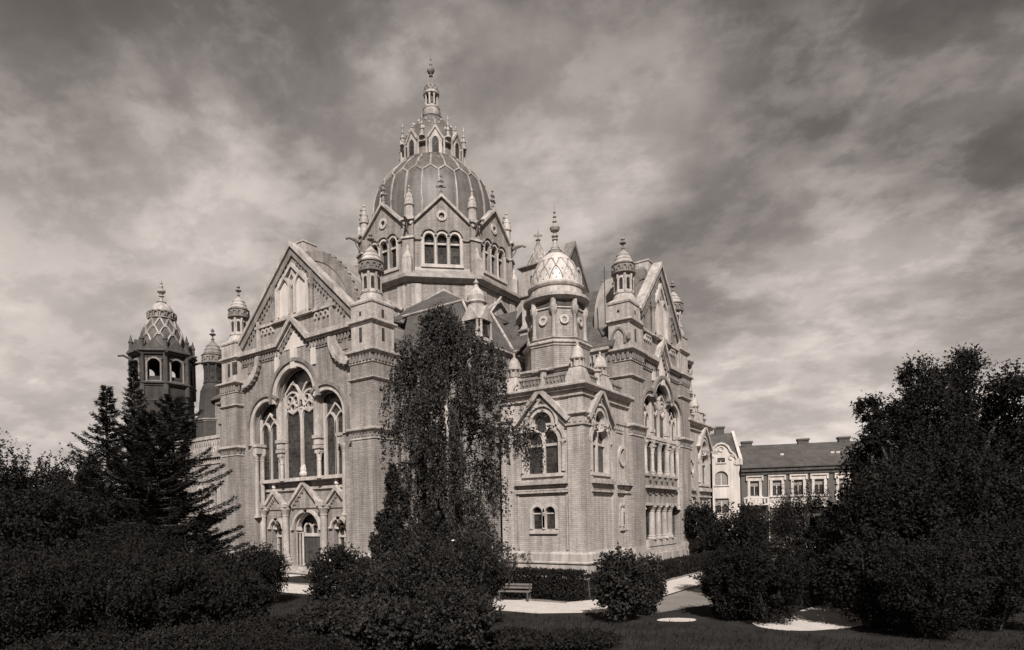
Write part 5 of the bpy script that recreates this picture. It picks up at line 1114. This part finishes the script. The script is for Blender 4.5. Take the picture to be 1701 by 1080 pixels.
# conifers before the west range
x, y = on(226, 33); conifer(x, y, 12.6, 4.8, 'tallest dark conifer, its thin leader standing before the octagonal tower', n=36000, group='tall conifers before the west range', droop=.10, size=.13, taper=1.5)
x, y = on(181, 31); conifer(x, y, 10.8, 4.6, 'slender pointed conifer against the open sky beside the tallest conifer', n=56000, group='tall conifers before the west range', droop=.08, size=.13, taper=1.05)
x, y = on(290, 32.5); conifer(x, y, 10.5, 4.0, 'dark conifer hiding the base of the octagonal tower', n=80000, group='tall conifers before the west range', droop=.12, size=.14, taper=.62)
x, y = on(250, 29.5); conifer(x, y, 9.2, 4.3, 'broad low conifer in front of the other conifers', n=80000, group='tall conifers before the west range', droop=.12, size=.14, taper=.68)
x, y = on(158, 32.5); conifer(x, y, 7.7, 3.6, 'small conifer between the broadleaf trees and the slender conifer', n=26000, group='tall conifers before the west range', droop=.1, size=.13, taper=.9)
x, y = on(338, 30.5); conifer(x, y, 4.4, 1.8, 'short spreading conifer before the arched aisle windows', n=16000, group='tall conifers before the west range', droop=.12, size=.15)
for px, dep, h, r, lb in ((38, 36, 8.0, 2.6, 'round-headed broadleaf tree at the outermost end of the dark tree belt'), (112, 38, 8.1, 2.4, 'broadleaf tree between the round-headed tree and the slender conifer'), (-45, 33, 8.4, 2.8, 'broadleaf tree at the very edge, beyond the round-headed tree'), (75, 28, 5.6, 2.6, 'low dense tree standing before the round-headed tree'), (140, 29, 5.2, 2.4, 'low dense tree at the foot of the slender conifer')):
    x, y = on(px, dep); broad_tree(x, y, h, r, lb, n=30000, size=.15, zc=.52, group='broadleaf trees of the dark belt')
for px, dep, r, h, lb in ((60, 20, 2.1, 3.2, 'dark shrub in the corner below the round-headed tree'), (170, 19.5, 2.0, 2.9, 'dark shrub below the slender conifer'), (280, 20.5, 2.0, 2.75, 'dark shrub below the conifer at the octagonal tower'), (372, 21, 1.5, 2.2, 'small dark shrub between the conifers and the clipped bush'), (-30, 18, 2.3, 3.4, 'dark shrub cut off by the edge, under the broadleaf tree'), (455, 18.5, 1.4, 1.0, 'low dark shrub in front of the entrance path'), (225, 26, 2.4, 3.8, 'dense dark shrub among the conifer trunks'), (365, 27, 1.5, 2.4, 'dark shrub at the foot of the buttress')):
    x, y = on(px, dep); shrub(x, y, r, h, lb, n=26000, m=leaf_dark, size=.10, clumps=70, cr=.25, group='dark shrubs under the tree belt')
# entrance bushes
x, y = on(430, 29.5); shrub(x, y, 1.35, 2.7, 'round clipped dark bush on the conifer side of the portal steps', n=20000, m=leaf_dark, size=.10, cat='bush', name='clipped_bush', cr=.3, clumps=90, group='clipped bushes at the entrance')
x, y = on(562, 26.5); shrub(x, y, 1.30, 2.65, 'round clipped bush with white blossoms on the thuja side of the portal', n=20000, m=leaf_dark, size=.10, cat='bush', name='clipped_bush', cr=.3, clumps=90, group='clipped bushes at the entrance', blossoms=30)
# thuja and shrubs below the birch
x, y = on(655, 27); thuja(x, y, 6.15, 1.75, 'conical thuja beside the weeping birch, in front of the stair tower')
x, y = on(715, 26); thuja(x, y, 4.3, 1.6, 'lower dense thuja directly below the birch crown', 24000)
for px, dep, r, h, bl, lb in ((620, 22, 1.3, 2.45, 0, 'leafy shrub below the conical thuja'), (700, 20.5, 1.55, 3.1, 8, 'tall leafy shrub at the foot of the birch'), (780, 22, 1.35, 3.2, 6, 'leafy shrub between the birch trunk and the bench'), (745, 17.5, 1.4, 1.9, 0, 'low leafy shrub in front of the other shrubs below the birch'), (565, 19, 1.3, 1.5, 0, 'low shrub in front of the blossoming bush'), (640, 17.5, 1.3, 1.6, 0, 'low leafy shrub in front of the thuja')):
    x, y = on(px, dep); shrub(x, y, r, h, lb, n=22000, size=.095, group='leafy shrubs below the birch', blossoms=bl, clumps=60, cr=.26)
# hedges
def hedge(p0, p1, wd, h, label, n):
    o = thing('hedge', label, 'hedge', ((p0[0]+p1[0])/2, (p0[1]+p1[1])/2, 0), 'clipped hedges along the path'); l = math.hypot(p1[0]-p0[0], p1[1]-p0[1]); a = np.array([(p1[0]-p0[0])/l, (p1[1]-p0[1])/l]); b = np.array([-a[1], a[0]])
    u = rng.uniform(0, l, n); s_ = rng.uniform(-1, 1, n)*wd/2; z = rng.uniform(.03, h, n)*(1+.05*np.sin(u*5)); f = rng.integers(0, 3, n)
    s_ = np.where(f == 0, np.sign(s_)*wd/2*rng.uniform(.85, 1.03, n), s_); z = np.where(f == 1, h*rng.uniform(.92, 1.06, n), z)
    leaf_mesh('crown', np.stack([p0[0]+a[0]*u+b[0]*s_, p0[1]+a[1]*u+b[1]*s_, z], 1), .12, leaf_dark, o)
    mb = MB(); fr = Fr(p0, tuple(a), tuple(b))
    for k in range(int(l/.8)+1): mb.tube([fr(k*.8, 0, 0)[:2]+(0,), fr(k*.8+.1, .1, 0)[:2]+(h*.8,)], [.05, .02], 5)
    mb.build('stem', bark, o); return o
hedge((20.0, -22.0), (26.2, -21.9), 1.0, 1.25, 'clipped dark hedge behind the bench, below the corner block', 16000)
hedge((26.0, -20.8), (26.0, 7.5), .9, 1.0, 'long low hedge running back beside the side path', 22000)
x, y = on(1030, 22.8); shrub(x, y, .95, 2.55, 'upright shrub covering the bend of the path', n=16000, size=.11, group='shrubs by the path', clumps=60, cr=.25)
x, y = on(1076, 24.2); shrub(x, y, .68, 2.25, 'smaller upright shrub beside the one on the bend', n=10000, size=.11, group='shrubs by the path', clumps=50, cr=.27)
# thicket on the far side of the paving
for px, dep, r, h, lb in ((1228, 29, 1.75, 4.25, 'dark dome-shaped shrub in front of the white house'), (1330, 30, 1.75, 4.9, 'taller dark shrub in front of the terrace windows'), (1212, 23, 1.2, 2.4, 'dark shrub at the end of the paving'), (1275, 22, 1.5, 2.8, 'dark shrub in the middle of the thicket, before the taller one'), (1385, 25, 1.6, 3.4, 'dark shrub below the far end of the terrace'), (1440, 21, 1.5, 3.0, 'dark shrub at the foot of the tall fronded tree'), (1540, 19, 1.6, 2.9, 'dark shrub beyond the sunlit path, under the tall trees'), (1650, 20, 2.0, 3.4, 'dark shrub in the outer corner of the garden')):
    x, y = on(px, dep); shrub(x, y, r, h, lb, n=28000, m=leaf_dark, size=.095, group='dark shrubs of the thicket', clumps=60, cr=.26)
x, y = on(1161, 52); broad_tree(x, y, 5.0, 1.3, 'small tree at the far corner of the synagogue', n=6000, size=.22, zc=.55)
x, y = on(1178, 50); shrub(x, y, 1.2, 2.2, 'shrub below the small tree at the far corner', n=5000, size=.2, m=leaf_dark)
def lobed_tree(x, y, lobes, label, n=60000):
    """one large leafy tree: a forked trunk and a crown of uneven masses (side step, height, half-width, half-height)"""
    S = thing('broadleaf_tree', label, 'tree', (x, y, 0)); tk = MB(); P = []; tot = sum(l[2]**2*l[3] for l in lobes)
    for i, (lx, z, rw, rh) in enumerate(lobes):
        c = Vector((x, y, 0))+Vector((RT.x, RT.y, 0))*lx+Vector((FW_.x, FW_.y, 0))*((i*37 % 5)-2)*.35
        tk.tube([(x, y, .05), (x*.8+c.x*.2, y*.8+c.y*.2, z*.35), (x*.3+c.x*.7, y*.3+c.y*.7, z*.8), (c.x, c.y, z+rh*.7)], [.2, .15, .08, .02], 6)
        m_ = int(n*rw**2*rh/tot)+1500; p = blob_points((c.x, c.y, z), (rw, rw, rh), m_, int(26+20*rw), .27, .3); P.append(p)
    P = np.concatenate(P); tk.build('trunk', bark, S); leaf_mesh('crown', P, .13, leaf_dark, S, hang=.5, asp=.42); return S
x, y = on(1540, 25)
lobed_tree(x, y, [(-.1, 4.0, 2.3, 3.2), (.2, 7.3, 1.5, 1.9), (.25, 8.9, .8, 1.25), (-1.3, 7.2, .8, .95), (-1.95, 7.75, .62, .75), (-2.45, 6.6, .55, .6), (-1.95, 5.2, 1.3, 1.5), (1.6, 6.4, 1.5, 1.9), (2.6, 4.4, 1.7, 2.2), (1.3, 8.4, 1.1, 1.2), (2.9, 7.9, 1.2, 1.5), (3.6, 6.2, 1.6, 2.2), (2.2, 9.4, .8, 1.0), (-2.7, 3.2, 1.0, 1.6)], 'large dark tree of uneven leafy masses rising over the far end of the terrace roof', 110000)
for px, dep, h, r, lb in ((1480, 23, 5.4, 1.9, 'dense dark tree filling the foot of the tall fronded tree'), (1620, 23, 5.4, 2.0, 'dense dark tree on the outer side of the tall fronded tree'), (1428, 26.5, 5.2, 1.2, 'dense dark tree covering the far end of the terrace')):
    x, y = on(px, dep); broad_tree(x, y, h, r, lb, n=30000, size=.13, m=leaf_dark, zc=.5, clumps=80, cr=.24, group='dense trees of the thicket')
# low ground cover closing the bottom of the garden
for i, (px, dep, r, h) in enumerate(((120, 16.3, 1.6, 1.0), (300, 17, 1.7, 1.0), (420, 17, 1.3, .8), (520, 16.8, 1.3, .75), (860, 18.6, 1.2, .42), (960, 18.6, 1.1, .4))):
    x, y = on(px, dep); shrub(x, y, r, h, ('spreading ground shrub in the dark corner under the tree belt', 'spreading ground shrub below the conifers', 'spreading ground shrub between the conifers and the entrance path', 'spreading ground shrub in front of the portal view', 'thin ground shrub on the grass before the bench', 'thin ground shrub on the grass before the hedge')[i], n=16000, m=leaf_dark, size=.09, group='spreading ground shrubs', clumps=60, cr=.25)
# meadow grass in the foreground
def grass(n):
    a = rng.uniform(0, 1, n); px = rng.uniform(-100, 1800, n); dep = 16+22*a; lat = (px-784)/1058*dep
    P = np.stack([CAM.x+FW_.x*dep+RT.x*lat, CAM.y+FW_.y*dep+RT.y*lat, np.zeros(n)+.01], 1)
    def free(p): return ~(((p[:, 1] > -26.8) & (p[:, 1] < -22.6) & (p[:, 0] < 29) & (p[:, 0] > -14)) | ((p[:, 0] > 26.5) & (p[:, 0] < 33) & (p[:, 1] > -26)) | ((p[:, 0] > 33) & (p[:, 0] < 38.2) & (p[:, 1] > -26.2) & (p[:, 1] < -16.5)) | (p[:, 1] > -18.8))
    P = P[free(P)]; o = leaf_mesh('grass', P, .16, leaf_dark, None, hang=-2.2, asp=.12); o['kind'] = 'stuff'; o['label'] = 'dark rough grass growing between the shrubs and the paths'; o['category'] = 'grass'
grass(30000)
